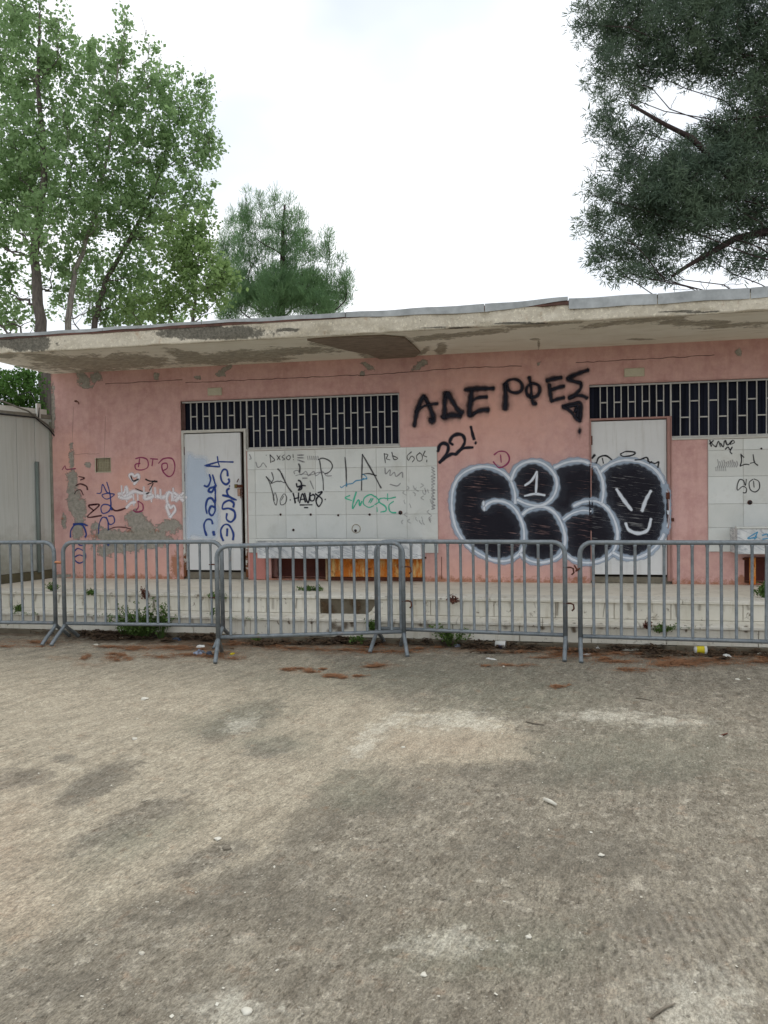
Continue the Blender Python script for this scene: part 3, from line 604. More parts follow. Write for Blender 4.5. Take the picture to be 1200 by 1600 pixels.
for i in range(8): zz_ = vz0+(vz1-vz0)*(i+.5)/8; f.box(vx0, .027, zz_-.003, vx1, .031, zz_+.003)
f.build('wire_mesh', simple('mesh_wire', srgb(186, 178, 150), srgb(160, 150, 126), 20), vt)
k = W(122, 629); MB().tube([(k[0]-.03, .01, k[2]+.01), (k[0]-.02, -.05, k[2]+.015), (k[0]+.01, -.06, k[2]+.02), (k[0]+.035, -.05, k[2]), (k[0]+.04, -.04, k[2]-.03)], .007, 6).build('wall_hook', M['rust'], bd)

# tiled splashbacks ---------------------------------------------------
def tiles(x0, x1, z0, z1, xj, zj, label):
    tpn = empty('tile_panel', parent=bd); tag(tpn, label)
    MB().box(x0, -.010, z0, x1, .0005-.003, z1).build('bedding', M['grout'], tpn)
    X_ = [x0]+[x for x in xj if x0+.04 < x < x1-.04]+[x1]; Z_ = [z0]+[z for z in zj if z0+.03 < z < z1-.03]+[z1]
    for a, b_ in zip(X_[:-1], X_[1:]):
        for c_, d_ in zip(Z_[:-1], Z_[1:]):
            j = random.uniform(0, .0015); MB().cbox(a+.0018, -.016-j, c_+.0018, b_-.0018, -.009, d_-.0018, .0015).build('tile', M['tile'], tpn)
    return tpn
zj = [W(536, y)[2] for y in (841, 804, 768, 731)]; z0t = W(684, 864)[2]
tp1 = tiles(T1a, T1b, z0t, WB-.024, [W(x, 780)[0] for x in (400, 447, 494, 541, 589, 636)], zj, 'wide panel of white marble tiles covered in marker writing right of the left door')
zj2 = [W(1150, y)[2] for y in (824, 787, 744, 703)]
tp2 = tiles(T2a, 4.5, W(1130, 862)[2], WB-.024, [T2a+.385*i for i in range(1, 6)], zj2, 'panel of white marble tiles above the right trough, cut by the picture edge')
# holes of the removed taps
def tap_hole(px, py, r, par):
    k = W(px, py); mb = MB(); mb.tube([(k[0], -.0165, k[2]), (k[0], -.0225, k[2])], [r*1.5, r*1.3], 10); mb.build('hole_collar', M['rust'], par)
    MB().tube([(k[0], -.022, k[2]), (k[0], -.034, k[2])], r, 8).build('cut_pipe', M['black'], par)
for x, y, r in ((439, 804, .010), (486, 804, .011), (529, 805, .010), (578, 804, .011), (626, 801, .018), (459, 828, .012), (556, 829, .013)): tap_hole(x, y, r, tp1)
k = W(557, 826); MB().tube([(k[0]+.055*math.cos(t), -.02, k[2]+.055*math.sin(t)) for t in np.linspace(0, 2*math.pi, 17)], .005, 6, False).build('ring_mark', simple('ring_scale', srgb(150, 140, 120), srgb(170, 160, 140)), tp1)
for x, y, r in ((1171, 785, .019), (1189, 701, .008)): tap_hole(x, y, r, tp2)

# marble troughs ------------------------------------------------------
def trough(x0, x1, z0, z1, d, label):
    t = empty('wash_trough', parent=bd); tag(t, label)
    MB().cbox(x0, -d, z0, x1, -d+.03, z1, .005).build('front_slab', M['trough'], t)
    MB().cbox(x0, -d+.031, z0+.004, x0+.03, -.018, z1-.004).build('end_slab', M['trough'], t); MB().cbox(x1-.03, -d+.031, z0+.004, x1, -.018, z1-.004).build('end_slab', M['trough'], t)
    MB().box(x0+.03, -d+.031, z0+.01, x1-.03, -.018, z0+.04).build('basin_floor', M['cement'], t)
    MB().cbox(x0-.012, -d-.014, z1, x1+.012, -d+.05, z1+.022, .004).build('rim', M['tile'], t)
    return t
t1z0, t1z1 = W(530, 873, -.35)[2], W(530, 845, -.35)[2]
trough(W(402, 860, -.35)[0], W(658, 860, -.35)[0], t1z0, t1z1, .35, 'grey veined marble wash trough under the wide tile panel')
t2z0, t2z1 = W(1160, 866, -.35)[2], W(1160, 826, -.35)[2]
t2 = trough(W(1152, 850, -.35)[0], 4.1, t2z0, t2z1, .35, 'white marble wash trough at the right edge with blue tag')
def niche(a, b_, xr0, xr1, label):
    q = empty('trough_cupboard', parent=bd); tag(q, label); zt = .758
    MB().box(a+.002, .24, ZP+.022, b_-.002, .27, zt).build('niche_back', M['maroon'], q)
    if xr0 is not None:
        MB().cbox(xr0, -.02, ZP+.05, xr1, .01, zt-.03, .004).build('rusted_panel', M['rusty'], q)
        MB().cbox(xr0-.03, -.03, ZP+.004, xr0-.004, .0, zt-.01).build('post', simple('dirty_cream_post', srgb(190, 170, 140), srgb(150, 120, 90), 20), q)
        MB().cbox(xr1+.004, -.028, ZP+.004, xr1+.02, .0, zt-.01).build('rusted_frame', M['rust'], q)
        MB().cbox(xr0, -.024, ZP+.006, xr1, .0, ZP+.046).build('rusted_frame', M['rust'], q)
    MB().cbox(a-.02, -.03, zt-.03, b_+.02, .01, zt-.006).build('lintel_bar', M['rust'], q)
    return q
niche(N1[0], N1[1], W(513, 890)[0], W(660, 890)[0], 'dark niche and rusted steel panel under the left trough')
q2 = niche(N2[0], N2[1], None, None, 'dark niche under the right trough')
k = W(1174, 890); MB().cbox(k[0]-.03, -.06, ZP+.004, k[0]+.035, -.03, .76).build('rusted_leg', M['rusty'], q2)
k = W(404, 890); MB().cbox(T1a+.01, -.012, ZP+.005, k[0]+.1, .0-.002, z0t-.004).build('plinth_strip', simple('pink_plinth', srgb(200, 136, 126), srgb(184, 120, 110), 5), bd)

# ================================================================== GRAFFITI (paint film lying on the surfaces)
def front(x, z):
    if D1a < x < D1b and z < D1t: return .02 if (l1a < x < l1b and z < zl1) else -.008
    if D2a < x < D2b and z < D2t: return .012 if (l2a < x < l2b and z < zl2) else -.02
    if (T1a < x < T1b and z0t < z < WB-.02) or (x > T2a and .82 < z < WB-.02): return -.0178
    return 0.
LAY = [0]
class Tag:
    def __init__(s): s.V = []; s.Q = []; s.A = []; s.halo = 0
    def pt(s, p, off): x, z = p; return (x, front(x, z)-.0022-off, z)
    def stroke(s, pts, w, op=1., feather=.5, closed=False, smooth_=True, taper=True, yplane=None):
        if s.halo and not getattr(s, 'in_', 0):
            s.in_ = 1; s.stroke(pts, w*2.1, op*s.halo, .9, closed, smooth_); s.in_ = 0
        P = np.array(pts, float)
        if closed: P = np.vstack([P, P[:1]])
        if smooth_ and len(P) > 2:
            out = []; n = len(P)
            for i in range(n-1):
                p0 = P[i-1] if i > 0 else (P[-2] if closed else 2*P[0]-P[1]); p1, p2 = P[i], P[i+1]; p3 = P[i+2] if i+2 < n else (P[1] if closed else 2*P[-1]-P[-2])
                k = max(2, int(np.hypot(*(p2-p1))/1.6))
                for j in range(k):
                    t = j/k; out.append(.5*((2*p1)+(-p0+p2)*t+(2*p0-5*p1+4*p2-p3)*t*t+(-p0+3*p1-3*p2+p3)*t**3))
            out.append(P[-1]); P = np.array(out)
        else:
            out = []
            for a, b_ in zip(P[:-1], P[1:]):
                k = max(1, int(np.hypot(*(b_-a))/2)); out += [a+(b_-a)*j/k for j in range(k)]
            P = np.array(out+[P[-1]])
        feather = max(feather, getattr(s, 'F', 0)); yp = 0 if yplane is None else yplane; w = w*getattr(s, 'k', .78)
        K = np.array([W(a, c_, yp)[[0, 2]] for a, c_ in P]); n = len(K)
        ww = w/1190.*(CD+yp+.4)*.5
        T = np.gradient(K, axis=0); T /= (np.linalg.norm(T, axis=1, keepdims=True)+1e-9); Nn = np.stack([-T[:, 1], T[:, 0]], 1)
        LAY[0] = (LAY[0]+1) % 40; base = LAY[0]*.00006
        # rounded ends
        K = np.vstack([K[:1]-T[:1]*ww, K, K[-1:]+T[-1:]*ww]); Nn = np.vstack([Nn[:1], Nn, Nn[-1:]])
        for i in range(n+2):
            end = (i == 0 or i == n+1); t = i/(n+1); q = ww*(.35 if end else 1.0)*(1+.16*math.sin(i*.21+base*1e5)+.1*math.sin(i*.83+base*3e5))
            off = base+t*.0006; b_ = len(s.V)
            for r_, al in ((-1-feather, 0), (-(1-feather*.6), 1), ((1-feather*.6), 1), (1+feather, 0)):
                x, z = K[i]+Nn[i]*q*r_; s.V.append((x, (front(x, z) if yplane is None else yplane)-.0022-off, z)); s.A.append(0 if end else al*op)
            if i > 0:
                for k in range(3): s.Q.append((b_-4+k, b_-3+k, b_+1+k, b_+k))
        return s
    def dot(s, x, y, r, op=1.): return s.stroke([(x-.5, y), (x+.5, y)], 2*r, op)
    def fill(s, pts, off=.0):
        P = np.array(pts, float); out = []; n = len(P)
        for i in range(n):
            p0, p1, p2, p3 = P[i-1], P[i], P[(i+1) % n], P[(i+2) % n]; k = 6
            for j in range(k):
                t = j/k; out.append(.5*((2*p1)+(-p0+p2)*t+(2*p0-5*p1+4*p2-p3)*t*t+(-p0+3*p1-3*p2+p3)*t**3))
        P = np.array(out); x0, z0 = P.min(0)-4; x1, z1 = P.max(0)+4; st = 2.2
        gx_, gy_ = np.meshgrid(np.arange(x0, x1, st), np.arange(z0, z1, st)); a = poly(gx_, gy_, P, getattr(s, 'fw', 1.6))
        ids = -np.ones(a.shape, int)
        keep = a > 0; kk = keep.copy(); kk[:-1] |= keep[1:]; kk[1:] |= keep[:-1]; kk[:, :-1] |= keep[:, 1:]; kk[:, 1:] |= keep[:, :-1]
        for i, j in zip(*np.nonzero(kk)):
            x, _, z = W(gx_[i, j], gy_[i, j]); ids[i, j] = len(s.V); s.V.append((x, front(x, z)-.0016-off, z)); s.A.append(a[i, j])
        for i in range(a.shape[0]-1):
            for j in range(a.shape[1]-1):
                q = (ids[i, j], ids[i+1, j], ids[i+1, j+1], ids[i, j+1])
                if min(q) >= 0 and max(a[i, j], a[i+1, j], a[i+1, j+1], a[i, j+1]) > 0: s.Q.append(q)
        return s
    def build(s, label, mat, parent, name='graffiti'):
        o = npmesh(name, s.V, s.Q, mat, parent, dict(alpha=s.A)); tag(o, label); return o
def cr_(x0, y0, s): return lambda *p: [(x0+p[i]/s, y0+p[i+1]/s) for i in range(0, len(p), 2)]
c3 = cr_(620, 560, 3.75); c4 = cr_(880, 540, 3.75); c7 = cr_(80, 680, 5.4545); t1 = cr_(380, 690, 7.5); t2_ = cr_(530, 690, 7.5); dd = cr_(280, 660, 8); rr_ = cr_(1080, 670, 6.667); a1 = cr_(640, 580, 8.571); a2 = cr_(780, 570, 8); c2 = cr_(260, 560, 3)
PKF = .5; pk = m_paint('black_spray', srgb(26, 26, 38)); pk2 = m_paint('black_marker', srgb(30, 30, 36), .92); pf_ = m_paint('black_fill', srgb(24, 22, 32), .97, True)
pw = m_paint('silver_white', srgb(216, 221, 228), .95); ph = m_paint('silver_halo', srgb(166, 180, 196), .85); pb = m_paint('blue_marker', srgb(40, 66, 134), .95)
pm_ = m_paint('magenta_marker', srgb(150, 44, 96), .85); pg = m_paint('green_marker', srgb(60, 186, 150), .9); pwh = m_paint('white_spray', srgb(234, 230, 232), .92)
pgrey = m_paint('faded_grey', srgb(120, 118, 124), .5); plb = m_paint('light_blue_wash', srgb(200, 218, 240), .5); pbr = m_paint('dark_red_marker', srgb(74, 32, 40), .85); pcy = m_paint('cyan_marker', srgb(70, 150, 190), .75); pc = m_paint('crack_line', srgb(92, 58, 52), .8)

# throw-up piece
A_ = c3(322,850, 332,760, 370,690, 440,648, 520,636, 600,655, 655,700, 685,770, 694,850, 720,930, 740,1010, 745,1090, 710,1150, 640,1182, 560,1178, 480,1140, 410,1090, 355,1010, 330,930)
B_ = c3(672,700, 700,645, 760,608, 830,605, 892,640, 928,700, 930,765, 900,825, 845,862, 770,855, 705,825, 680,765)
C_ = c3(700,840, 790,872, 860,868, 920,900, 962,960, 985,1040, 975,1110, 940,1160, 860,1192, 780,1180, 722,1140, 745,1060, 735,960)
Dp = c3(925,640, 1000,606, 1090,600, 1160,635)+c4(200,720, 232,800, 238,900, 280,985, 312,1060, 312,1150, 285,1215, 230,1258, 140,1268, 50,1245)+c3(960,1150, 985,1060, 965,960, 900,880, 860,865, 915,810, 935,740, 930,690)
Fp = c4(222,745, 270,700, 350,674, 440,680, 520,715, 575,775, 602,860, 612,960, 602,1060, 570,1140, 510,1205, 430,1240, 350,1235, 288,1205, 318,1120, 305,1030, 260,960, 226,925, 238,830)
T = Tag(); 
for i, q in enumerate((A_, B_, C_, Dp, Fp)): T.fill(q, i*.00015)
outl = [ (c3(694,850, 690,780, 660,705, 600,655, 520,634, 440,646, 370,690, 332,760, 322,850, 330,930, 355,1010, 410,1090, 480,1142, 560,1180, 640,1186, 705,1155, 740,1100, 745,1010, 725,940, 690,880, 640,845, 580,835, 535,850, 510,880), 7),
  (c3(668,715, 700,645, 760,608, 830,605, 892,640, 932,700, 935,765, 905,825, 845,862, 770,855, 705,828), 7),
  (c3(735,915, 780,882, 860,870, 920,900, 962,960, 985,1040, 978,1110, 940,1165, 860,1195, 780,1185, 722,1145), 7),
  (c3(922,640, 1000,608, 1090,602, 1160,635)+c4(195,710, 228,780, 236,860, 226,925), 7),
  (c4(60,940, 120,915, 190,912, 250,945, 295,1010, 318,1090, 310,1170, 275,1225, 210,1262, 130,1272, 60,1255, 10,1220), 7),
  (c4(0,1020, 50,985, 110,966, 165,970), 5),
  (c4(212,748, 270,700, 350,672, 440,678, 520,712, 575,772, 604,860, 614,960, 604,1060, 572,1142, 510,1208, 430,1244, 350,1240, 290,1212), 7)]
H = Tag(); H.halo = .06
for q, w in outl: H.stroke(q, 11.5, 1., .4)
T.build('black fill of a bubble letter piece across the wall and the right door', pf_, bd)
H.build('blue grey haze of the bubble letter outline', ph, bd)
T = Tag()
for q, w in outl: T.stroke(q, w*.6, 1, .35)
T.dot(*c3(508, 850)[0], 4).dot(*c3(512, 880)[0], 4)
T.stroke(c3(750,745, 790,715, 822,662), 3.5).stroke(c3(822,665, 815,790), 3.5).stroke(c3(748,806, 810,794, 868,802), 3.5)
T.stroke(c4(312,840, 355,905, 402,965), 5).stroke(c4(515,850, 485,905, 462,970), 5).stroke(c4(366,1040, 385,1080, 440,1100, 495,1080, 515,1015), 5)
T.build('silver white bubble outline with a 1 and a winking grin', pw, bd)

# ΑΔΕΡΦΕΣ !
T = Tag()
T.F = .8; T.halo = .28; T.stroke(a1(62,740, 95,560, 150,400, 190,330), 7).stroke(a1(190,330, 250,430, 300,560, 325,640, 300,680, 270,645), 7).stroke(a1(75,545, 160,485, 250,450, 380,435), 4)
T.stroke(a1(490,285, 470,420, 470,560, 450,625), 8).stroke(a1(500,290, 580,410, 650,520, 710,560), 8).stroke(a1(450,620, 560,590, 690,600), 8)
T.stroke(a1(740,250, 900,235, 1130,232), 7).stroke(a1(835,260, 810,430, 800,600), 8).stroke(a1(830,400, 920,355, 1040,345), 5).stroke(a1(810,600, 900,545, 980,520, 1060,520), 7)
T.stroke(a2(75,240, 80,400, 75,560), 8).stroke(a2(60,260, 110,200, 190,180, 260,210, 290,280, 260,335, 190,350, 120,320, 100,240), 4.5)
T.stroke(a2(372,150, 385,200, 400,300, 400,400), 4.5).stroke(a2(400,410, 350,370, 340,300, 380,245, 440,235, 495,265, 505,330, 470,390, 400,412), 4.5, closed=False).stroke(a2(410,440, 430,490, 465,480), 4.5)
T.stroke(a2(590,200, 680,175, 780,160), 6).stroke(a2(625,240, 635,340, 655,450), 5).stroke(a2(635,320, 720,290, 815,265), 5).stroke(a2(650,460, 730,430, 815,410), 5)
T.stroke(a2(1115,65, 1000,105, 860,170, 940,210, 1020,225), 6).stroke(a2(1020,225, 1020,290, 950,370, 870,420), 5).stroke(a2(870,420, 960,390, 1040,390, 1100,420), 5)
T.stroke(a2(790,520, 900,490, 1010,475, 1020,580, 1010,710), 5).stroke(a2(800,525, 900,590, 950,660, 1005,705), 5).stroke(a2(850,525, 980,510, 940,590, 985,560, 975,650), 4).dot(*a2(1005, 828)[0], 4)
T.build('black spray lettering ΑΔΕΡΦΕΣ with an exclamation triangle', pk, bd)
T = Tag(); T.stroke(a1(380,1075, 400,1000, 450,965, 510,990, 515,1060, 470,1140, 400,1225), 5.5).stroke(a1(400,1225, 480,1160, 560,1110, 620,1115), 5).stroke(a1(580,985, 540,950, 570,880, 640,845, 710,860, 740,930, 710,1010, 620,1115), 5.5).stroke(a1(620,1110, 720,1035, 850,1020), 4)
T.stroke(a1(820,740, 840,830, 865,915), 5).dot(*a1(885, 960)[0], 3)
T.build('black 22! in thick spray', pk, bd)
# door tags (blue, vertical)
T = Tag(); T.fw = 5
T.fill([(290, 718), (305, 714), (322, 717), (322, 735), (328, 745), (336, 760), (330, 780), (341, 800), (338, 838), (322, 842), (300, 838), (296, 842), (290, 836)])
T.build('pale blue painted over patch', plb, d1)
T = Tag(); T.k = .95
T.stroke(dd(470,425, 480,500, 500,555, 315,540, 490,490, 670,495), 2.4, smooth_=False).stroke(dd(370,650, 385,720, 350,800, 305,790), 3).stroke(dd(410,655, 440,760, 450,800, 380,820, 360,860, 400,870, 430,820), 3).stroke(dd(440,790, 445,900, 440,1000, 400,950, 350,960, 325,1050, 340,1140), 3)
T.stroke(dd(440,1000, 440,1110, 400,1165, 365,1120, 390,1050, 435,1060), 3).stroke(dd(410,1270, 395,1220, 340,1215, 305,1270, 310,1340, 335,1415), 3).stroke(dd(420,1365, 430,1410), 4)
T.stroke(dd(600,670, 590,600, 545,590, 512,660, 530,740, 580,775, 620,740, 610,705), 3).dot(*dd(622, 795)[0], 1.2).stroke(dd(620,825, 590,850, 600,900, 650,950, 710,970), 3).stroke(dd(535,910, 620,930, 690,965), 3.2).stroke(dd(670,1060, 675,1010, 620,975, 550,1010, 535,1080, 610,1075, 680,1110, 690,1190, 640,1245, 585,1210, 590,1140), 3.2)
T.stroke(dd(665,1470, 670,1390, 620,1290, 560,1280, 515,1340, 520,1420, 545,1480), 3).stroke(dd(595,1330, 590,1420), 3)
T.build('blue marker tags written vertically', pb, d1)
# left wall tags
T = Tag(); T.stroke(c7(720,200, 770,190, 820,210, 825,270, 780,295, 725,290, 718,250, 760,240), 2.2).stroke(c7(755,200, 745,270), 2).stroke(c7(845,200, 910,205), 2).stroke(c7(868,205, 860,262), 2).stroke(c7(915,240, 960,200, 1030,200, 1055,260, 1040,330, 1000,352, 955,310, 945,250, 985,240, 990,280, 960,300), 2.4)
T.build('magenta marker letters D T D', pm_, bd)
T = Tag(); T.stroke(c7(740,560, 780,590, 780,640, 730,655, 700,640), 2.4).stroke(c7(740,565, 745,610, 725,640), 2); T.build('lone magenta D under the white scrawl', pm_, bd)
T = Tag(); T.stroke(c7(95,295, 120,260, 130,290, 210,285), 1.8); T.build('short magenta squiggle near the wall corner', pm_, bd)
T = Tag(); k = c3(565,605, 600,640, 645,620, 660,585, 640,550, 600,545, 570,565); T.stroke(k, 2.4).stroke(c3(608,565, 612,610), 2).build('magenta circled D above the bubble piece', pm_, bd)
T = Tag(); T.stroke(c7(390,495, 425,490, 440,420, 480,490, 540,505, 475,545, 435,510, 500,490), 2).stroke(c7(475,400, 500,490, 510,600, 490,650, 440,665, 425,620, 450,590, 500,600, 520,640), 2.4).stroke(c7(405,840, 410,760, 440,700, 480,720, 490,810), 2.2).stroke(c7(470,700, 500,760, 540,740, 530,690, 490,690), 2.4).stroke(c7(165,870, 170,810, 210,760, 270,770, 300,840, 290,870), 3).stroke(c7(190,760, 260,755, 310,770), 4).stroke(c7(230,895, 240,935, 285,935, 290,895), 2.6).stroke(c7(190,1000, 230,965, 290,1000, 290,1060, 240,1090, 195,1050, 240,1020, 270,1030), 2.2).dot(*c7(487, 925)[0], 4)
T.build('blue loops and arrow tags', pb, bd)
T = Tag(); T.stroke(c7(390,590, 320,600, 360,640), 2.6).stroke(c7(320,595, 410,595, 310,695, 430,685), 2.8).stroke(c7(500,600, 540,640, 580,640, 635,622), 3).stroke(c7(235,352, 285,365, 250,382), 2.4).stroke(c7(210,430, 250,415, 300,435, 310,465), 3).stroke(c7(480,810, 540,785, 620,785, 680,800), 1.8).stroke(c7(200,500, 215,475, 250,465, 275,510), 2)
T.build('dark red brown looping marker tag', pbr, bd)
T = Tag(); T.k = 1.15; T.F = .9
T.stroke(c7(700,395, 665,345, 690,330, 710,350, 740,335, 745,370, 705,420), 3.2).stroke(c7(570,500, 620,490, 640,440, 650,500, 600,530, 575,520), 3.5)
for x in (600, 640, 700, 735, 790, 850, 885, 930, 985, 1040): T.stroke(c7(x,430+(x*7 % 60), x+6,600-(x*3 % 70)), 2.4, .85)
T.stroke(c7(650,520, 700,480, 760,490, 830,500, 870,520, 800,540, 810,490), 4).stroke(c7(900,520, 960,530, 1000,500, 1010,480), 4).stroke(c7(640,620, 680,580, 720,570), 3).stroke(c7(1015,700, 985,610, 1000,590, 1018,620, 1045,600, 1058,640, 1015,700), 3.4).stroke(c7(1000,610, 985,540, 1000,490, 1030,500, 1030,560), 3).stroke(c7(1050,490, 1130,560), 4).stroke(c7(1130,490, 1060,560), 4).stroke(c7(1050,525, 1150,530), 3).stroke(c7(590,530, 640,540, 690,520), 4)
T.build('white spray scrawl with hearts and a star', pwh, bd)
T = Tag(); T.stroke(c7(680,350, 700,390, 745,375), 3).stroke(c7(805,375, 840,390, 905,395), 3.2).stroke(c7(825,420, 860,405, 885,385), 2).stroke(c7(810,500, 835,490), 3).stroke(c7(720,455, 780,480), 2).stroke(c7(840,470, 870,410), 2)
T.build('small black marks around the white scrawl', pk2, bd)
# tile writing
pk3 = m_paint('fine_marker', srgb(44, 42, 48), .85)
T = Tag(); T.k = .62
T.stroke(t1(275,410, 310,470, 340,560, 370,690), 2.4).stroke(t1(410,320, 440,350, 470,420, 530,530, 575,590), 3).stroke(t1(340,360, 360,440, 330,490, 400,465, 440,470), 2.2).stroke(t1(455,370, 500,480, 440,460), 2.2).stroke(t1(275,410, 350,490), 2)
T; thin = m_paint('thin_black', srgb(52, 50, 56), .78); T.build('thin black tall first letter with a crown on the tiles', thin, tp1); T = Tag(); T.k = .62; T.stroke(t1(655,260, 670,300, 665,360), 3.4).stroke(t1(900,220, 920,350, 940,450, 945,570), 2.6).stroke(t1(880,215, 940,195, 1020,230, 1050,290, 1020,350, 960,380), 2.6).stroke(t2_(72,185, 85,330, 92,520), 2.8).stroke(t2_(275,150, 270,350, 265,570), 3).stroke(t2_(275,150, 380,330, 495,545), 3.2).stroke(t2_(275,385, 350,375, 440,400), 2.8)
T.build('tall thin black letters ΡΙΑ on the tiles', thin, tp1)
T = Tag(); T.k = .62
T.stroke(t1(590,605, 605,660, 615,720), 3.6).stroke(t1(600,670, 660,655), 3.4).stroke(t1(655,600, 650,700), 3.4).stroke(t1(665,720, 700,610, 735,710), 3.4).stroke(t1(675,680, 730,672), 3).stroke(t1(725,605, 765,720, 790,600), 3.4).stroke(t1(830,620, 790,640, 795,690, 830,690, 845,640, 820,615), 3.2).stroke(t1(850,610, 930,680, 890,760, 860,680, 930,590, 880,600), 3.2).stroke(t1(670,742, 815,740), 2.6).stroke(t1(720,773, 765,773), 2.4).dot(*t1(557, 683)[0], 1.4).dot(*t1(966, 677)[0], 1.4)
T.stroke(t1(630,490, 640,530, 690,515, 735,518), 3.2).stroke(t1(650,455, 680,470, 690,550, 650,570, 680,530), 3.2)
T.build('thick black marker tag ΗΑΝΟΣ underlined on the tiles', pk, tp1)
T = Tag(); T.k = .62
T.stroke(t1(320,155, 330,250), 1.8).stroke(t1(320,155, 375,215, 345,235), 1.8).stroke(t1(400,160, 440,215), 1.6).stroke(t1(440,165, 405,215), 1.6).stroke(t1(490,155, 460,180, 495,205, 465,218), 1.6).stroke(t1(540,160, 510,190, 540,215, 560,180, 540,160), 1.6).stroke(t1(590,150, 592,190), 1.8).dot(*t1(595, 213)[0], .9).dot(*t1(277, 160)[0], .8)
T.build('small black marker tag CA SO! at the top left of the tiles', pk3, tp1); T = Tag(); T.k = .62
T.stroke(t1(370,600, 360,680, 390,745, 405,680, 385,600), 1.6).stroke(t1(480,610, 440,680, 450,740, 500,720, 515,650, 490,610), 1.6).stroke(t1(450,690, 480,640), 1.4)
T.build('thin black loops beside the underlined tag', pk3, tp1); T = Tag(); T.k = .7
T.stroke(t2_(530,140, 545,250), 1.8).stroke(t2_(530,145, 575,155, 555,200, 600,215), 1.8).stroke(t2_(620,125, 645,210, 690,195, 630,165), 1.8); T.build('small black CA near the top right of the tiles', pk3, tp1); T = Tag(); T.k = .66; T.stroke(t2_(850,120, 800,170, 815,220, 850,170, 885,200, 860,240), 1.7).stroke(t2_(950,130, 910,170, 925,225, 970,220, 975,160, 945,130), 1.7).stroke(t2_(1010,110, 990,160, 1030,180), 1.7).stroke(t2_(1030,215, 1028,240), 1.7)
T.build('small black SO! at the top right of the tiles', pk3, tp1)
T = Tag()
for ox in (640, 655): T.stroke(t1(ox,160, ox+60,158), 2).stroke(t1(ox,190, ox+60,192), 2).stroke(t1(ox,215, ox+70,240), 2)
for x in range(760, 900, 24): T.stroke(t1(x,170, x+5,215), 1.8)
T.stroke(t1(610,380, 600,350, 650,340, 680,390, 740,350, 770,400, 830,350, 860,400, 930,350, 980,400, 1040,400), 1.8).stroke(t1(620,400, 700,380, 800,390, 900,360, 1000,380), 1.4).stroke(t1(700,430, 755,428), 2.4).stroke(t1(790,460, 830,555), 2.2).stroke(t1(155,240, 175,300, 210,290, 240,250, 280,300), 1.8).stroke(t1(80,150, 100,200, 80,205), 1.8)
T.stroke(t2_(540,310, 550,380, 600,330, 600,400, 650,360, 670,410, 740,360, 745,420), 2).stroke(t2_(600,500, 680,520, 720,490), 2)
for i in range(26):
    x, y = random.uniform(740, 1080), random.uniform(480, 950); T.stroke(t2_(x,y, x+random.uniform(-30, 30),y+20, x+random.uniform(-10, 30),y+45), 1.8, .6)
for i in range(14): T.stroke(t2_(random.uniform(1075, 1100),300+i*36, random.uniform(1110, 1130),315+i*36, 1085,325+i*36), 1.8, .9)
T.build('faded grey scribbles on the tiles', pgrey, tp1)['kind'] = 'stuff'
T = Tag(); T.k = .7
T.stroke(t2_(130,630, 75,660, 150,690), 2).stroke(t2_(205,590, 170,700, 165,785, 230,680, 245,750, 270,700), 2.6).stroke(t2_(430,650, 370,620, 300,660, 290,730, 350,770, 410,750), 2.2).stroke(t2_(430,640, 470,700, 420,740), 1.8).stroke(t2_(350,715, 380,665), 2).stroke(t2_(370,720, 400,665), 2).stroke(t2_(445,770, 450,820), 2).stroke(t2_(540,660, 480,670, 475,710, 545,760, 550,810, 490,825), 2.4).stroke(t2_(570,610, 572,690), 2).stroke(t2_(540,665, 600,665, 665,650), 2.2).stroke(t2_(640,700, 590,740, 590,800, 620,830, 670,832), 2.4)
T.build('green marker tag reading W@ST', pg, tp1)
T = Tag(); T.k = .66; T.stroke(t2_(20,525, 30,540, 60,520, 100,500, 160,490, 200,460, 260,450, 330,430), 2.2).stroke(t2_(280,380, 320,410, 330,440, 280,430), 2).stroke(t2_(90,480, 92,530), 2).build('pale blue scribble on the tiles', pcy, tp1)
# right panel and door tags
T = Tag(); T.k = .66
T.stroke(rr_(190,120, 205,185), 2.4).stroke(rr_(185,160, 230,120, 210,150, 250,190), 2).stroke(rr_(255,190, 280,130, 300,190), 2).stroke(rr_(300,150, 330,190, 340,130), 2).stroke(rr_(350,120, 375,170, 420,125), 2.4).stroke(rr_(400,160, 430,120, 445,145, 400,165), 1.6).stroke(rr_(350,215, 380,190, 400,220, 425,190, 400,235, 420,262), 2)
T.stroke(rr_(512,262, 520,330, 505,390), 1.8).stroke(rr_(512,265, 545,300), 1.8).stroke(rr_(505,390, 560,370, 600,375), 1.8).stroke(rr_(640,268, 655,350, 690,382), 2).stroke(rr_(610,360, 650,350), 1.8)
T.stroke(rr_(570,525, 560,590, 540,540, 500,530, 475,590, 480,640, 530,600, 570,620, 565,665, 535,665), 1.7).stroke(rr_(640,525, 600,560, 610,630, 660,658, 705,620, 700,550, 650,522), 1.7).stroke(rr_(645,545, 650,610), 1.7)
T.build('black marker tags CA and SO on the right tiles', pk2, tp2)
T = Tag()
for x in range(270, 480, 22): T.stroke(rr_(x,320+(x % 30), x+10,370, x-5,400), 1.8, .8)
for x in range(250, 370, 20): T.stroke(rr_(x,400, x+5,440), 1.6, .6)
T.build('faded grey scribble on the right tiles', pgrey, tp2)
T = Tag()
T.stroke(c4(170,660, 185,640), 4).stroke(c4(195,690, 210,655, 250,645, 285,668), 2.4).stroke(c4(230,660, 236,690), 2).stroke(c4(335,640, 360,650, 410,640, 420,625, 370,620, 335,635), 2.2).stroke(c4(420,670, 450,668, 490,655, 500,680), 2.4).stroke(c4(500,680, 540,690, 560,680, 555,715), 2.4).stroke(c4(505,690, 520,678), 2)
T.build('black marker tag showing above the bubble outline', pk2, d2)
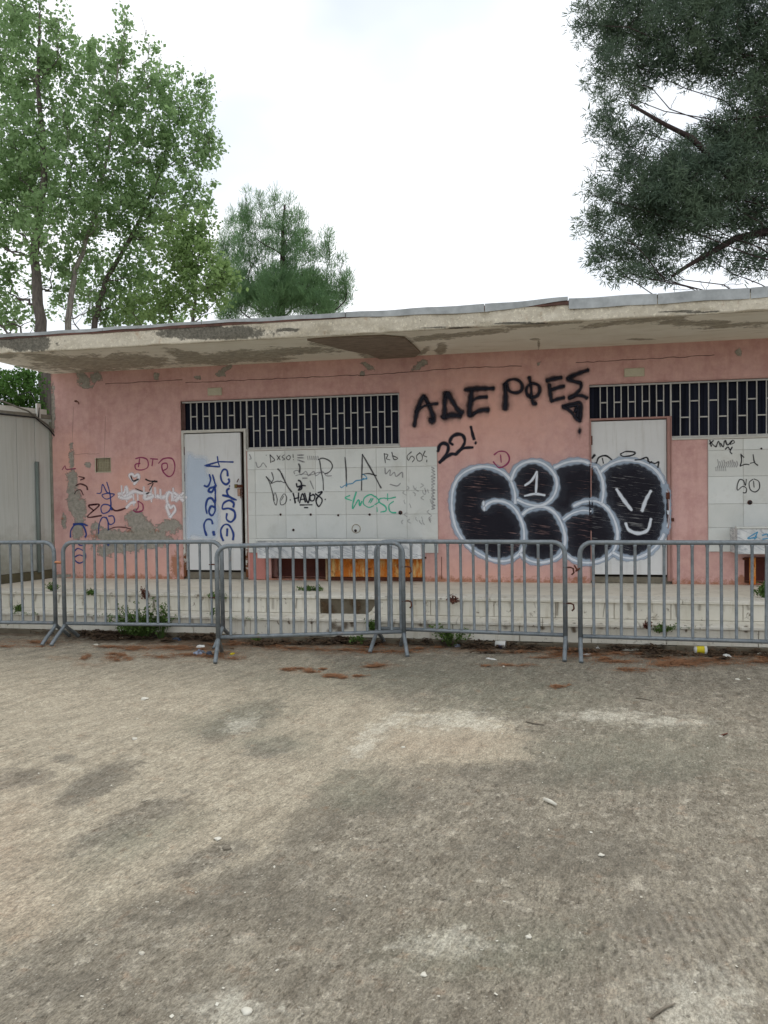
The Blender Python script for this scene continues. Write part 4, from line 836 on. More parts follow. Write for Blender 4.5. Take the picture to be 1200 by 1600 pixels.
T = Tag(); T.stroke(rr_(690,1075, 590,1140, 680,1130), 2.2, yplane=-.352).stroke(rr_(690,1075, 660,1150), 2.2, yplane=-.352).stroke(rr_(740,1110, 790,1095, 800,1120), 2.4, yplane=-.352).stroke(rr_(745,1150, 800,1140), 2.2, yplane=-.352).build('blue marker tag on the trough front', pcy, t2)
# cracks in the render
T = Tag()
def jag(x0, y0, x1, y1, n, a): return [(x0+(x1-x0)*i/n, y0+(y1-y0)*i/n+random.uniform(-a, a)) for i in range(n+1)]
for q in ((165, 600, 285, 594, 14), (290, 598, 560, 586, 30), (560, 587, 740, 574, 20), (740, 574, 815, 572, 8), (900, 567, 1116, 555, 24), (1000, 812, 1090, 812, 1),  (906, 880, 930, 884, 3)):
    if q[0] == 1000: continue
    T.stroke(jag(*q, .8), 1.1, .9, .5, smooth_=False)
T.build('thin horizontal cracks in the pink render', pc, bd, 'crack')['kind'] = 'stuff'
T = Tag()
for q in ((115, 635, 113, 690, 9), (165, 650, 163, 720, 9), (110, 710, 155, 709, 9)): T.stroke(jag(*q, 1.), .8, .45, .8, smooth_=False)
T.build('faint hairline cracks left of the vent', pc, bd, 'crack')['kind'] = 'stuff'
pst = m_paint('brown_stain', srgb(84, 66, 46), .8); T = Tag(); T.F = 1.0; T.k = 1.
for x in (60, 145, 180, 233, 257, 300, 383, 435, 452, 478, 486, 550, 612, 627, 657, 668, 770, 790, 848, 898, 940, 1070, 1108, 1165):
    y_ = 959+x*.017; l = random.uniform(3, 13); T.stroke([(x, y_), (x+random.uniform(-2, 2), y_+l*.5), (x+random.uniform(-1, 2), y_+l)], random.uniform(1.5, 5), random.uniform(.5, 1), yplane=S2-.0035)
for x, y, w in ((520, 975, 9), (530, 980, 10), (541, 974, 8), (549, 972, 6), (515, 985, 8)): T.stroke([(x, y), (x+random.uniform(-3, 3), y+6)], w, .8, yplane=S2-.0035)
T.build('brown drips and stains on the lower riser', pst, pf, 'stain')['kind'] = 'stuff'
T = Tag(); T.F = 1.; T.k = 1.
for x in list(range(20, 1190, 37)):
    y_ = 926+x*.0165; T.stroke([(x, y_), (x+random.uniform(-3, 3), y_+random.uniform(4, 24))], random.uniform(1, 3.5), random.uniform(.2, .6), yplane=S1-.0035)
for x, y, w in ((505, 945, 12), (516, 952, 10), (508, 958, 9), (552, 940, 8), (556, 952, 9), (560, 945, 8)): T.stroke([(x, y-4), (x+random.uniform(-5, 5), y+5)], w, .9, yplane=S1-.0035)
T.build('brown drips and stains on the upper riser', pst, pf, 'stain')['kind'] = 'stuff'
MB().tube([W(690, 870, -.004), W(690, 905, -.004)], .003, 5).build('old_wire', M['rust'], bd)

# ================================================================== PREFAB SHED AT LEFT
A0 = np.array([-6.712, .03]); dr = np.array([-.27, -.963]); nr_ = np.array([-.963, .27]); HT = 2.72
ang = math.atan2(dr[1], dr[0])
sh = empty('prefab_shed', (A0[0], A0[1], ZP), ang); tag(sh, 'beige sheet metal shed at the left end of the platform beside the pink wall', 'shed')
LN, WD, h = 3.4, 2.3, HT-ZP                      # local: x towards viewer, y = -width (left side is local -y)
sgn = -1
def lb(x0, y0, z0, x1, y1, z1): return (x0, min(y0*sgn, y1*sgn), z0, x1, max(y0*sgn, y1*sgn), z1)
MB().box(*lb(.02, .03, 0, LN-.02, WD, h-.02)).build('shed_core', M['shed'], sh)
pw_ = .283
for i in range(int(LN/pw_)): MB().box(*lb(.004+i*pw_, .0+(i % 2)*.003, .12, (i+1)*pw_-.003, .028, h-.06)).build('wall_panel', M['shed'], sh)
MB().box(*lb(0, -.012, 0, LN, .03, .115)).build('base_rail', simple('dirty_base_rail', srgb(96, 90, 68), srgb(76, 72, 56), 6), sh)
MB().box(*lb(-.01, -.015, h-.055, LN, .03, h)).build('top_rail', simple('shed_top_rail', srgb(120, 116, 104), srgb(150, 146, 134), 10), sh)
MB().box(*lb(0, .1, h-.02, LN, WD, h+.085)).build('roof_edge', simple('shed_roof_white', srgb(226, 224, 216), srgb(206, 204, 196), 8), sh)
MB().box(*lb(.01, -.03, .5, .05, -.001, h-.1)).build('corner_post', simple('corner_post', srgb(150, 152, 140), srgb(120, 120, 108), 8), sh)
MB().tube([(.28, .03, .1), (.28, .03, 1.62)], .028, 10).build('green_conduit', M['green_pipe'], sh)
MB().box(.20, .0, h-.06, .26, .03, h+.14).build('corner_bracket', M['white'], sh)
wr = [(-.05, .05, h-.28), (.12, .05, h-.14), (.4, .03, h+.02), (.9, -.02, h+.16), (1.5, -.06, h+.17), (2.4, -.08, h+.15), (3.3, -.08, h+.16)]
MB().tube(wr, .012, 6).build('grey_cable', simple('grey_cable', srgb(130, 126, 116), srgb(100, 96, 88)), sh)
MB().tube([(-.06, .06, h-.36), (.1, .06, h-.2), (.3, .04, h-.06), (.8, .035, h-.05), (2, .035, h-.05), (3.4, .035, h-.05)], .01, 6).build('black_cable', M['black'], sh)
MB().tube([(.25, .04, h-.1), (.22, .02, h+.1), (.3, -.05, h+.3), (.45, -.1, h+.24)], .01, 6).build('black_cable', M['black'], sh)
MB().box(.9, -.05, h-.02, .93, -.02, h+.18).build('cable_stand', M['rust'], sh)

# ================================================================== CROWD BARRIERS
TR = .0225
def barrier(p0, p1, label, nb=14, hooks=()):
    p0, p1 = Vector((p0[0], p0[1])), Vector((p1[0], p1[1])); d = p1-p0; Lb = d.length; rz = math.atan2(d.y, d.x)
    z0 = gz(p0.x, p0.y)
    o = empty('crowd_barrier', (p0.x, p0.y, z0), rz); tag(o, label, 'barrier', 'steel crowd barriers along the steps')
    R_ = .11; H = 1.1-TR; pts = [(0, 0, .17)]
    for a in np.linspace(0, math.pi/2, 6): pts.append((R_-R_*math.cos(a), 0, H-R_+R_*math.sin(a)))
    for a in np.linspace(math.pi/2, 0, 6): pts.append((Lb-R_+R_*math.cos(a), 0, H-R_+R_*math.sin(a)))
    pts.append((Lb, 0, .17)); MB().tube(pts, TR, 10).build('frame_tube', M['galv'], o)
    MB().tube([(TR, 0, .2), (Lb-TR, 0, .2)], .019, 10).build('lower_rail', M['galv'], o)
    bar = None
    for i in range(nb):
        x = Lb*(i+1)/(nb+1)
        if bar is None: bo = MB().tube([(0, 0, .212), (0, 0, .222), (0, 0, H-TR-.03), (0, 0, H-TR-.012), (0, 0, H-TR+.003)], [.017, .0138, .0138, .0165, .019], 8).build('bar', M['galv'], o); bar = bo.data
        else: bo = link('bar', bar, o)
        bo.location = (x+random.uniform(-.004, .004), random.uniform(-.003, .003), 0); bo.rotation_euler = (random.uniform(-.004, .004), random.uniform(-.007, .007), 0)
    for x in (.0, Lb):
        for s in (-1, 1):
            e = .004
            MB().tube([(x, s*.0, .19), (x, s*.03, .155), (x, s*.09, .12), (x, s*.17, .075), (x, s*.25, .02), (x, s*.262, .012)], .02, 8).build('foot', M['galv'], o)
    for (x, z, s) in hooks:
        MB().tube([(x, 0, z), (x+s*.05, 0, z), (x+s*.075, 0, z-.01), (x+s*.08, 0, z-.05), (x+s*.06, 0, z-.07)], .008, 6).build('hook', M['rust'], o)
        MB().tube([(x-.01, -.02, z), (x-.01, .02, z), (x+.01, .02, z), (x+.01, -.02, z)], .006, 5).build('hook_bracket', M['rust'], o)
    return o
e1 = (-5.167, -2.19); 
b1 = barrier((-7.1, -2.30), e1, 'galvanised crowd barrier at the left edge in front of the beige shed')
b2 = barrier((-5.05, -2.20), (-3.262, -2.11), 'galvanised crowd barrier in front of the scribbled left wall and the bushy weed', hooks=((1.79-.12, .84, 1), (1.79-.12, .49, 1)))
b3 = barrier((-3.045, -2.72), (-1.325, -2.19), 'galvanised crowd barrier nearest the viewer, turned askew before the marble trough', hooks=((1.80, .84, 1), (1.80, .5, 1)))
b4 = barrier((-1.62, -2.07), (.225, -2.2), 'galvanised crowd barrier below the black 22, between the askew one and the right door', hooks=((1.85, .84, 1), (1.85, .5, 1)))
b5 = barrier((.36, -2.24), (2.20, -2.30), 'galvanised crowd barrier at the right end before the white door and trough')
k = G(92, 873, .9); 
MB().tube([(-.0, 0, .86), (.06, -.022, .865), (.125, 0, .86), (.06, .02, .852), (0, 0, .86)], .012, 6).build('orange_tie', M['orange'], b1, (1.93, 0, 0))
MB().tube([(0, .01, 0), (.02, -.02, -.03), (.01, -.03, -.05), (.05, -.03, -.02)], .008, 6).build('wire_twist', M['rust'], b5, (-.05, 0, .86))

# ================================================================== TREES
def leafcloud(centers, radii, per, size, mode='leaf', droop=0, elong=3.0):
    n = len(centers)*per; C_ = np.repeat(np.asarray(centers), per, 0); R_ = np.repeat(np.asarray(radii), per)
    d = RS.normal(size=(n, 3)); d /= np.linalg.norm(d, axis=1, keepdims=True); r = RS.rand(n)**.5
    pos = C_+d*(R_*r)[:, None]
    s = size*(.45+.95*RS.rand(n))
    if mode == 'leaf':
        a = RS.normal(size=(n, 3)); a /= np.linalg.norm(a, axis=1, keepdims=True); b_ = RS.normal(size=(n, 3)); b_ -= a*(a*b_).sum(1, keepdims=True); b_ /= np.linalg.norm(b_, axis=1, keepdims=True)
        V = np.stack([pos-a*s[:, None]*.5, pos+b_*s[:, None]*.38, pos+a*s[:, None]*.55, pos-b_*s[:, None]*.38], 1)
    else:
        a = d.copy(); a[:, 2] += droop; a += RS.normal(size=(n, 3))*.35; a /= np.linalg.norm(a, axis=1, keepdims=True)
        b_ = RS.normal(size=(n, 3)); b_ -= a*(a*b_).sum(1, keepdims=True); b_ /= np.linalg.norm(b_, axis=1, keepdims=True)
        w = s/elong*.5
        V = np.stack([pos-b_*w[:, None], pos+b_*w[:, None], pos+a*s[:, None]+b_*w[:, None]*.4, pos+a*s[:, None]-b_*w[:, None]*.4], 1)
    Q = np.arange(n*4).reshape(n, 4); rnd = np.repeat(np.repeat(RS.rand(len(centers)), per)*.6+RS.rand(n)*.4, 4)
    return V.reshape(-1, 3), Q, rnd
def lobes_to_clumps(lobes, dens, cr=(.18, .34), grow=1.):
    cs, rs = [], []; lobes = [(c, a*grow, b*grow, z*(1+(grow-1)*.5)) for c, a, b, z in lobes]
    for (c, rx, ry, rz) in lobes:
        vis = survey(np.array(c)); dn = dens*(.35 if (vis[0] > 1290 or vis[0] < -70 or vis[1] < -90) else 1); n = int(dn*rx*ry*rz*4.19)+6; d = RS.normal(size=(n, 3)); d /= np.linalg.norm(d, axis=1, keepdims=True); r = RS.rand(n)**.42
        f = 1-.45*np.clip(d[:, 2]*r, 0, 1)
        q = np.array(c)+d*r[:, None]*np.array([rx, ry, rz])*np.stack([f, f, np.ones(n)], 1); cs.append(q); rs.append(RS.uniform(cr[0], cr[1], n))
    return np.concatenate(cs), np.concatenate(rs)
def limb(mb, p0, p1, r0, r1, wob=.12, n=7):
    p0, p1 = Vector(p0), Vector(p1); L_ = (p1-p0).length; pts = []; rr = []
    o = [Vector((RS.normal(), RS.normal(), RS.normal()*.4))*wob*L_*.12 for _ in range(n+1)]
    for i in range(n+1):
        t = i/n; pts.append(p0.lerp(p1, t)+(o[i] if 0 < i < n else Vector())+Vector((0, 0, math.sin(t*math.pi)*-.03*L_))); rr.append(r0+(r1-r0)*t)
    mb.tube(pts, rr, 7); return pts
def tree(name, label, cat, base, trunk_pts, r0, lobes, dens, per, size, mat, bark, mode='leaf', group=None, cr=(.10, .34), droop=0, elong=3., twigs=2.0, lf=.26, up=True):
    o = empty(name, base); tag(o, label, cat, group); bv = np.array(base)
    tm = MB(); tp_ = [Vector(p)-Vector(base) for p in trunk_pts]; n = len(tp_)
    fine = []
    for i in range(n-1):
        for j in range(4): fine.append(tp_[i].lerp(tp_[i+1], j/4)+Vector((RS.normal(), RS.normal(), 0))*.02)
    fine.append(tp_[-1]); tm.tube(fine, [r0*(1.15 if i == 0 else 1)*(1-.88*i/(len(fine)-1)) for i in range(len(fine))], 12); tm.build('trunk', bark, o)
    lm = MB()
    for (c, rx, ry, rz) in lobes:
        c_ = Vector(c)-Vector(base); tgt = c_-Vector((0, 0, rz*(.55 if up else .2)))
        cand = [p for p in fine if p.z < tgt.z] or fine[:1]; st = min(cand, key=lambda p: (p-tgt).length+abs((tgt.z-p.z)-(Vector((tgt.x-p.x, tgt.y-p.y, 0)).length)*1.1)*.5)
        i = fine.index(st); rl = max(.015, r0*(1-.88*i/(len(fine)-1))*lf)
        q = limb(lm, st, tgt, rl, rl*.5, .3); limb(lm, tgt, c_+(Vector((0, 0, rz*.8)) if up else (tgt-st).normalized()*rx*.6), rl*.5, .008, .4)
        for k in range(int(twigs*4)):
            s = q[RS.randint(3, len(q))] if k % 2 else tgt.lerp(c_+Vector((0, 0, rz*.7)), RS.rand()); d = Vector(RS.normal(size=3)); d.z = abs(d.z)*.8; d.normalize()
            limb(lm, s, s+Vector((d.x*rx, d.y*ry, d.z*rz))*.8, rl*.3, .005, .35, 6)
    lm.build('limbs', bark, o)
    cs, rs = lobes_to_clumps(lobes, dens, cr, 1.22 if mode == 'leaf' else 1.); V, Q, rnd = leafcloud(cs-bv, rs, per, size, mode, droop, elong)
    npmesh('crown', V, Q, mat, o, dict(rnd=rnd)); return o
def L_(px, py, y, rpx, rpz, ry=None):
    c = W(px, py, y); d = (c-CAM)@Fv; return (tuple(c), rpx*d/F_PX, (ry if ry else rpx*d/F_PX*.9), rpz*d/F_PX)
def TP(pts): return [tuple(W(*p)) for p in pts]
def ground_base(pt): return (pt[0], pt[1], 0.0)
# left grove: three broadleaf stems
tA = TP([(75, 640, 5.5), (62, 500, 5.5), (52, 400, 5.6), (70, 280, 5.8), (60, 130, 6), (62, 20, 6)]); bA = (tA[0][0]+.05, tA[0][1], -.05)
tree('broadleaf_tree', 'tall grey trunked broadleaf tree at far left, rising behind the shed', 'tree', bA, [bA]+tA, .17,
     [L_(40, 60, 6, 48, 95), L_(-30, 140, 6.4, 50, 110), L_(95, 120, 6.2, 40, 85), L_(30, 230, 5.8, 60, 90), L_(-20, 330, 6, 60, 80), L_(60, 350, 5.2, 50, 55), L_(15, 440, 6.4, 38, 34), L_(-40, 460, 6, 50, 50), L_(110, 250, 5.6, 40, 80), L_(-90, 250, 6.5, 60, 150), L_(60, -30, 6, 40, 50), L_(60, 200, 6.6, 55, 90), L_(10, 60, 6.6, 50, 70), L_(90, 60, 5.8, 22, 40), L_(80, 430, 6.8, 30, 36), L_(20, 300, 6.8, 60, 70), L_(10, 490, 6.8, 40, 24)],
     17, 32, .088, M['leafA'], M['bark'], group='trees behind the building')
tB = TP([(106, 640, 6.2), (106, 500, 6.2), (118, 420, 6.3), (150, 330, 6.3), (175, 200, 6.4), (185, 80, 6.4)]); bB = ground_base(tB[0])
tree('broadleaf_tree', 'slender pale stemmed broadleaf tree, second from the left', 'tree', bB, [bB]+tB, .10,
     [L_(165, 120, 6.4, 42, 70), L_(190, 180, 6.8, 50, 90), L_(150, 230, 6.1, 48, 80), L_(195, 60, 6.4, 17, 38), L_(230, 100, 6.5, 16, 66), L_(150, 320, 6, 48, 60), L_(235, 200, 6.7, 40, 80), L_(120, 400, 6.6, 30, 40), L_(140, 130, 7, 34, 60), L_(190, 330, 7, 44, 60), L_(110, 330, 7, 44, 60), L_(140, 470, 7, 30, 26)],
     17, 32, .086, M['leafA'], M['barkp'], group='trees behind the building')
tC = TP([(140, 640, 7), (148, 500, 7), (165, 440, 7), (215, 350, 7.1), (255, 260, 7.2), (270, 170, 7.2)]); bC = ground_base(tC[0])
tree('broadleaf_tree', 'broadleaf tree leaning right over the roof with bright lower foliage', 'tree', bC, [bC]+tC, .10,
     [L_(285, 180, 7.2, 42, 80), L_(310, 260, 7.4, 32, 60), L_(250, 280, 6.9, 50, 75), L_(315, 200, 7, 18, 60), L_(328, 230, 7.2, 14, 34), L_(215, 400, 7, 38, 50), L_(180, 460, 7.4, 26, 30), L_(290, 330, 7.2, 38, 40), L_(210, 450, 7.6, 44, 40), L_(150, 430, 7.8, 40, 40), L_(250, 490, 7.6, 44, 26), L_(180, 500, 7.8, 44, 24), L_(100, 460, 7.9, 30, 40), L_(240, 340, 7.6, 50, 60), L_(320, 140, 7.2, 12, 26), L_(250, 130, 7.4, 26, 50)],
     17, 32, .086, M['leafA'], M['bark'], group='trees behind the building')
tD = TP([(300, 640, 5.6), (300, 520, 5.6), (305, 460, 5.6), (310, 400, 5.6)]); bD = ground_base(tD[0])
tree('young_tree', 'bright green young tree just above the roof edge, left of the conifer', 'tree', bD, [bD]+tD, .08,
     [L_(300, 420, 5.6, 42, 60), L_(335, 450, 5.4, 36, 42), L_(270, 380, 5.8, 38, 50), L_(255, 470, 5.6, 34, 34), L_(210, 480, 5.8, 30, 24), L_(320, 360, 5.8, 22, 34), L_(345, 430, 5.2, 24, 20)],
     42, 34, .08, M['leafB'], M['bark'], group='trees behind the building')
# conifer clump
tE = TP([(440, 640, 14), (440, 500, 14), (442, 400, 14), (445, 320, 14)]); bE = ground_base(tE[0])
tree('feathery_conifer', 'dark green feathery conifer with several pointed tops above the roof middle', 'tree', bE, [bE]+tE, .24,
     [L_(388, 400, 14, 24, 80), L_(386, 335, 14, 10, 44), L_(418, 385, 14.6, 18, 66), L_(448, 380, 14, 24, 70), L_(452, 330, 14.2, 9, 30), L_(430, 322, 14.2, 8, 26), L_(478, 405, 13.6, 20, 60), L_(512, 405, 14, 15, 58), L_(534, 440, 14.2, 16, 46), L_(406, 330, 14.4, 7, 34), L_(375, 460, 13.6, 28, 46), L_(430, 460, 13.4, 38, 50), L_(490, 465, 13.6, 36, 42), L_(540, 455, 14, 12, 26), L_(468, 345, 14, 10, 22), L_(360, 490, 14, 24, 20), L_(352, 420, 15, 22, 60), L_(405, 460, 14.5, 34, 36), L_(465, 455, 14.8, 44, 36), L_(505, 470, 14.8, 36, 30), L_(365, 370, 15, 14, 40)],
     70, 50, .13, M['conif'], M['barkd'], 'needle', group='trees behind the building', cr=(.12, .26), droop=1.3, elong=9)
# big pine at right
tF = TP([(1400, 640, 5.5), (1390, 400, 5.5), (1370, 200, 5.8), (1330, 0, 6), (1300, -180, 6.2)]); bF = ground_base(tF[0])
pl_ = [L_(920, 30, 5.5, 32, 46), L_(950, 110, 5.6, 40, 50), L_(1000, 50, 6, 60, 66), L_(1080, 30, 5.4, 70, 80), L_(1160, 60, 6, 70, 100), L_(1240, 60, 5.6, 60, 120), L_(945, 190, 5.3, 34, 44), L_(975, 235, 5.4, 40, 34), L_(1020, 110, 5.8, 60, 26), L_(1090, 110, 5.8, 50, 26), L_(1000, 340, 5.9, 60, 40), L_(1060, 290, 5.1, 60, 50), L_(960, 30, 5.9, 40, 50), L_(1120, 220, 6, 60, 40), L_(1100, 340, 5.2, 60, 40), L_(1165, 150, 5.5, 40, 40), L_(1010, 205, 5.6, 40, 14), L_(1120, 200, 5.5, 30, 10), L_(990, 150, 5.3, 18, 26),
       L_(1000, 290, 5.4, 66, 44), L_(1070, 250, 5.4, 60, 40), L_(1150, 280, 5.6, 80, 80), L_(930, 300, 5.0, 22, 36), L_(925, 350, 5.2, 28, 24), L_(950, 400, 5.3, 44, 36), L_(1020, 390, 5.5, 54, 46), L_(1060, 330, 5.8, 60, 40), L_(1110, 400, 5.6, 40, 26), L_(1175, 350, 5.6, 40, 50), L_(1235, 300, 5.6, 50, 120),
       L_(1180, 410, 5.7, 46, 22), L_(980, 430, 5.2, 36, 14), L_(1040, 432, 5.4, 34, 12), L_(1100, -60, 6, 110, 60), L_(980, -50, 6, 60, 40), L_(1300, 150, 7, 90, 160), L_(1300, 380, 6.5, 90, 50), L_(1450, 200, 7, 110, 200), L_(1250, -150, 6.5, 150, 90), L_(1200, 200, 6.2, 60, 80)]
tree('pine_tree', 'large dark pine hanging over the right end of the roof', 'tree', bF, [bF]+tF, .33, pl_, 135, 38, .08, M['pine'], M['barkd'], 'needle', group='trees behind the building', cr=(.08, .17), droop=.1, elong=5, twigs=2.5, lf=.06, up=False)
pt = [o for o in bpy.data.objects if o.name == 'pine_tree'][0]; lb_ = MB(); bs = Vector(bF)
for q in ([(1210, 360, 5.6), (1150, 372, 5.5), (1110, 395, 5.4), (1075, 415, 5.3), (1050, 432, 5.2)], [(1230, 300, 5.6), (1150, 285, 5.4), (1080, 215, 5.2), (1040, 195, 5.1), (985, 163, 5.0)], [(1390, 330, 5.5), (1300, 350, 5.6), (1210, 360, 5.6)], [(1385, 300, 5.5), (1300, 310, 5.6), (1230, 300, 5.6)]):
    pts = [Vector(W(*p))-bs for p in q]; lb_.tube(pts, [.075-.05*i/(len(pts)-1) if q[0][0] < 1300 else .1 for i in range(len(pts))], 8)
lb_.build('bare_branch', M['barkd'], pt)
# hedge behind the shed
hb = W(10, 640, 4.2); hd = empty('hedge', (hb[0], hb[1], 0)); tag(hd, 'green hedge seen between the shed top and the eave', 'hedge')
hl = [L_(x, y, 4.2+RS.rand(), 26, 22) for x in (-60, -30, 0, 28, 46) for y in (600, 635, 670)]+[L_(-10, 585, 4.5, 20, 10), L_(40, 585, 4.5, 14, 8)]
cs, rs = lobes_to_clumps(hl, 260, (.08, .16)); V, Q, rnd = leafcloud(cs-np.array([hb[0], hb[1], 0]), rs, 30, .055); npmesh('foliage', V, Q, M['hedge'], hd, dict(rnd=rnd))
mb = MB()
for i in range(9): x = (i-4)*.3; mb.tube([(x, .1, 0), (x+.05, .1, 1.2), (x+.1*math.sin(i), .1, 3.2)], [.03, .022, .01], 6)
mb.build('stems', M['bark'], hd)

# ================================================================== WEEDS
def weed(px, py, z, yp, rad, hgt, n, size, mat, label, name='weed', red=False):
    k = W(px, py, yp) if z is None else np.array([*W(px, py, yp)[:2], z]); o = empty(name, tuple(k)); tag(o, label, 'weed', 'weeds on and below the steps')
    mb = MB(); tips = []
    for i in range(n):
        a = RS.rand()*6.28; r = rad*RS.rand()**.6; h_ = hgt*(.4+.6*RS.rand())*(1-.45*r/rad); tip = Vector((r*math.cos(a), r*math.sin(a)*.45-.02, h_)); mid = tip*.5+Vector((0, 0, .12*h_)); mb.tube([(tip.x*.15, 0, 0), tuple(mid), tuple(tip)], [.0035, .003, .0015], 4, False); tips += [tip, mid.lerp(tip, .5), mid]
    mb.build('stems', M['weedred'] if red else M['weed'], o)
    V, Q, rnd = leafcloud([tuple(t) for t in tips], [size*1.4]*len(tips), 7, size); npmesh('leaves', V, Q, mat, o, dict(rnd=rnd)); return o
weed(200, 0, 0.0, -1.93, .36, .46, 80, .026, M['weed'], 'large bushy green weed growing at the foot of the steps', 'weed_bush')
weed(232, 0, 0.0, -1.90, .2, .62, 18, .024, M['weed'], 'tall thin weed stems at the right of the bushy weed')
weed(170, 0, 0.0, -1.90, .2, .45, 12, .022, M['weed'], 'sparse weed stalks at the left of the bushy weed')
weed(62, 0, ZP, S1+.05, .10, .14, 14, .022, M['weed'], 'small weed on the platform edge before the shed')
weed(124, 0, ZP-.02, S1-.02, .06, .09, 9, .02, M['weed'], 'little weed tuft on the upper step edge, left of the reddish weed')
weed(207, 0, ZP-.06, S1-.03, .07, .16, 12, .022, M['weedred'], 'reddish dry weed growing from the upper step joint', red=True)
weed(323, 0, ZP-.05, S1-.03, .11, .10, 14, .022, M['weed'], 'bright low weed on the upper step below the left door')
weed(316, 0, Z1, S2+.06, .04, .1, 6, .016, M['weed'], 'tiny weed sprig on the lower tread below the left door')
weed(474, 0, ZP, -1.0, .2, .055, 26, .02, M['weed'], 'flat mat of green weed on the platform before the dark niche')
weed(568, 0, Z1-.14, S2-.02, .08, .26, 12, .022, M['weed'], 'weed in the broken riser below the trough')
weed(697, 0, ZP-.06, S1-.03, .08, .13, 10, .02, M['weedred'], 'dark red weed on the upper step right of the askew barrier', red=True)
weed(694, 0, 0.0, -1.88, .22, .34, 24, .024, M['weed'], 'green weed clump at the foot of the steps right of the askew barrier')
weed(1030, 0, Z1-.06, S2-.02, .13, .12, 14, .022, M['weed'], 'drooping weed in the lower riser before the right door')
weed(1005, 0, Z1-.03, S2-.02, .05, .1, 8, .018, M['weedred'], 'brownish dry weed beside the drooping one', red=True)
weed(1192, 0, ZP, -1.15, .13, .17, 18, .028, M['weed'], 'dark green weed on the platform at the right edge')
weed(540, 0, 0.0, -1.9, .12, .12, 12, .022, M['weed'], 'low weed by the foot of the askew barrier')
weed(8, 0, Z1, S2+.05, .1, .1, 12, .02, M['weed'], 'mossy tuft on the lower tread at the left edge')
weed(385, 0, 0.0, -1.9, .08, .1, 8, .02, M['weed'], 'tiny weed by the foot of the step left of the niche')
mb = MB()
V, Q, rnd = leafcloud([(x+RS.normal()*.02, S2-.015+RS.normal()*.01, Z1-.01) for x in np.concatenate([RS.uniform(-5.0, -4.4, 40), RS.uniform(-3.6, -2.9, 30), RS.uniform(-6, -5.6, 20), RS.uniform(1.1, 1.4, 20)])], [.02]*110, 10, .012)
tag(npmesh('moss', V, Q, M['weed'], None, dict(rnd=rnd)), 'thin moss line along the lower tread edge', 'moss', kind='stuff')

# ================================================================== LITTER, NEEDLES, STONES
def at(px, py): p = G(px, py, 0); return (p[0], p[1], gz(p[0], p[1]))
def flat_scatter(name, spots, n, L0, W0, mat, label, cat, lift=.004):
    V = []; 
    sub = []
    for (px, py, rx, ry, wt) in spots:
        for i in range(7):
            sub.append((px+RS.normal()*rx*.75, py+RS.normal()*ry*.55, rx*RS.uniform(.12, .55), ry*RS.uniform(.2, .5), wt*RS.uniform(.3, 1)))
    if L0 > .012: spots = sub
    tot = sum(s[4] for s in spots)
    for (px, py, rx, ry, wt) in spots:
        for i in range(int(n*wt/tot)):
            a, r = RS.rand()*6.28, (abs(RS.normal())*.7 if L0 > .012 else RS.rand()**.5); p = G(px+rx*r*math.cos(a), py+ry*r*math.sin(a), 0)
            if p[1] > S2-.02: continue
            t = RS.rand()*6.28; l = L0*(.5+RS.rand())*.5; w = W0*(.6+.8*RS.rand())*.5; d = np.array([math.cos(t), math.sin(t), RS.normal()*.12]); s = np.array([-d[1], d[0], RS.normal()*.3])
            c = np.array([p[0], p[1], gz(p[0], p[1])+lift+RS.rand()*lift*2+(max(0, .05-(S2-.02-p[1])*.25)*RS.rand() if lift > .006 else 0)]); V += [c-d*l-s*w*.5, c+d*l-s*w, c+d*l*1.1+s*w*.4, c-d*l*.9+s*w]
    V = np.array(V); Q = np.arange(len(V)).reshape(-1, 4); tag(npmesh(name, V, Q, mat), label, cat, kind='stuff')
RU = [(175, 1025, 26, 8, 3), (245, 1012, 80, 7, 5), (40, 1004, 60, 6, 2), (330, 1022, 60, 9, 3), (385, 1008, 50, 6, 3), (470, 1046, 26, 3, 1.6), (535, 1056, 22, 3, 1.6), (590, 1040, 26, 4, 1), (500, 1015, 80, 6, 3), (620, 1013, 60, 6, 2.5), (740, 1014, 70, 6, 2), (830, 1014, 60, 6, 2), (905, 1024, 50, 9, 4), (960, 1020, 60, 8, 2.5), (1060, 1030, 80, 9, 5), (1120, 1036, 70, 9, 5), (1180, 1032, 60, 8, 3), (800, 1040, 40, 4, .6), (990, 1048, 50, 3, .7), (870, 1076, 14, 3, .5)]
flat_scatter('pine_needle_litter', RU, 15000, .06, .004, M['needles'], 'rust coloured drifts of dry pine needles along the barriers', 'needles')
LT = [(150, 994, 80, 6, 4), (120, 990, 40, 4, 3), (240, 996, 80, 7, 6), (200, 992, 60, 5, 4), (330, 1002, 60, 8, 3), (430, 1004, 70, 6, 3), (520, 1004, 70, 7, 3), (600, 1008, 60, 6, 2), (720, 1008, 70, 6, 2.5), (850, 1016, 80, 5, 1.5), (980, 1018, 60, 6, 2.5), (1080, 1024, 70, 5, 2), (1180, 1026, 60, 5, 1)]
flat_scatter('leaf_litter', LT, 9000, .034, .022, M['litter'], 'dark dry leaf litter along the foot of the steps', 'leaf litter', .008)
flat_scatter('pale_grit', [(600, 1350, 760, 280, 10), (600, 1120, 700, 90, 6), (1100, 1060, 120, 30, 1.2)], 170, .009, .008, M['stonew'], 'pale grit scattered over the yard', 'grit', .002)
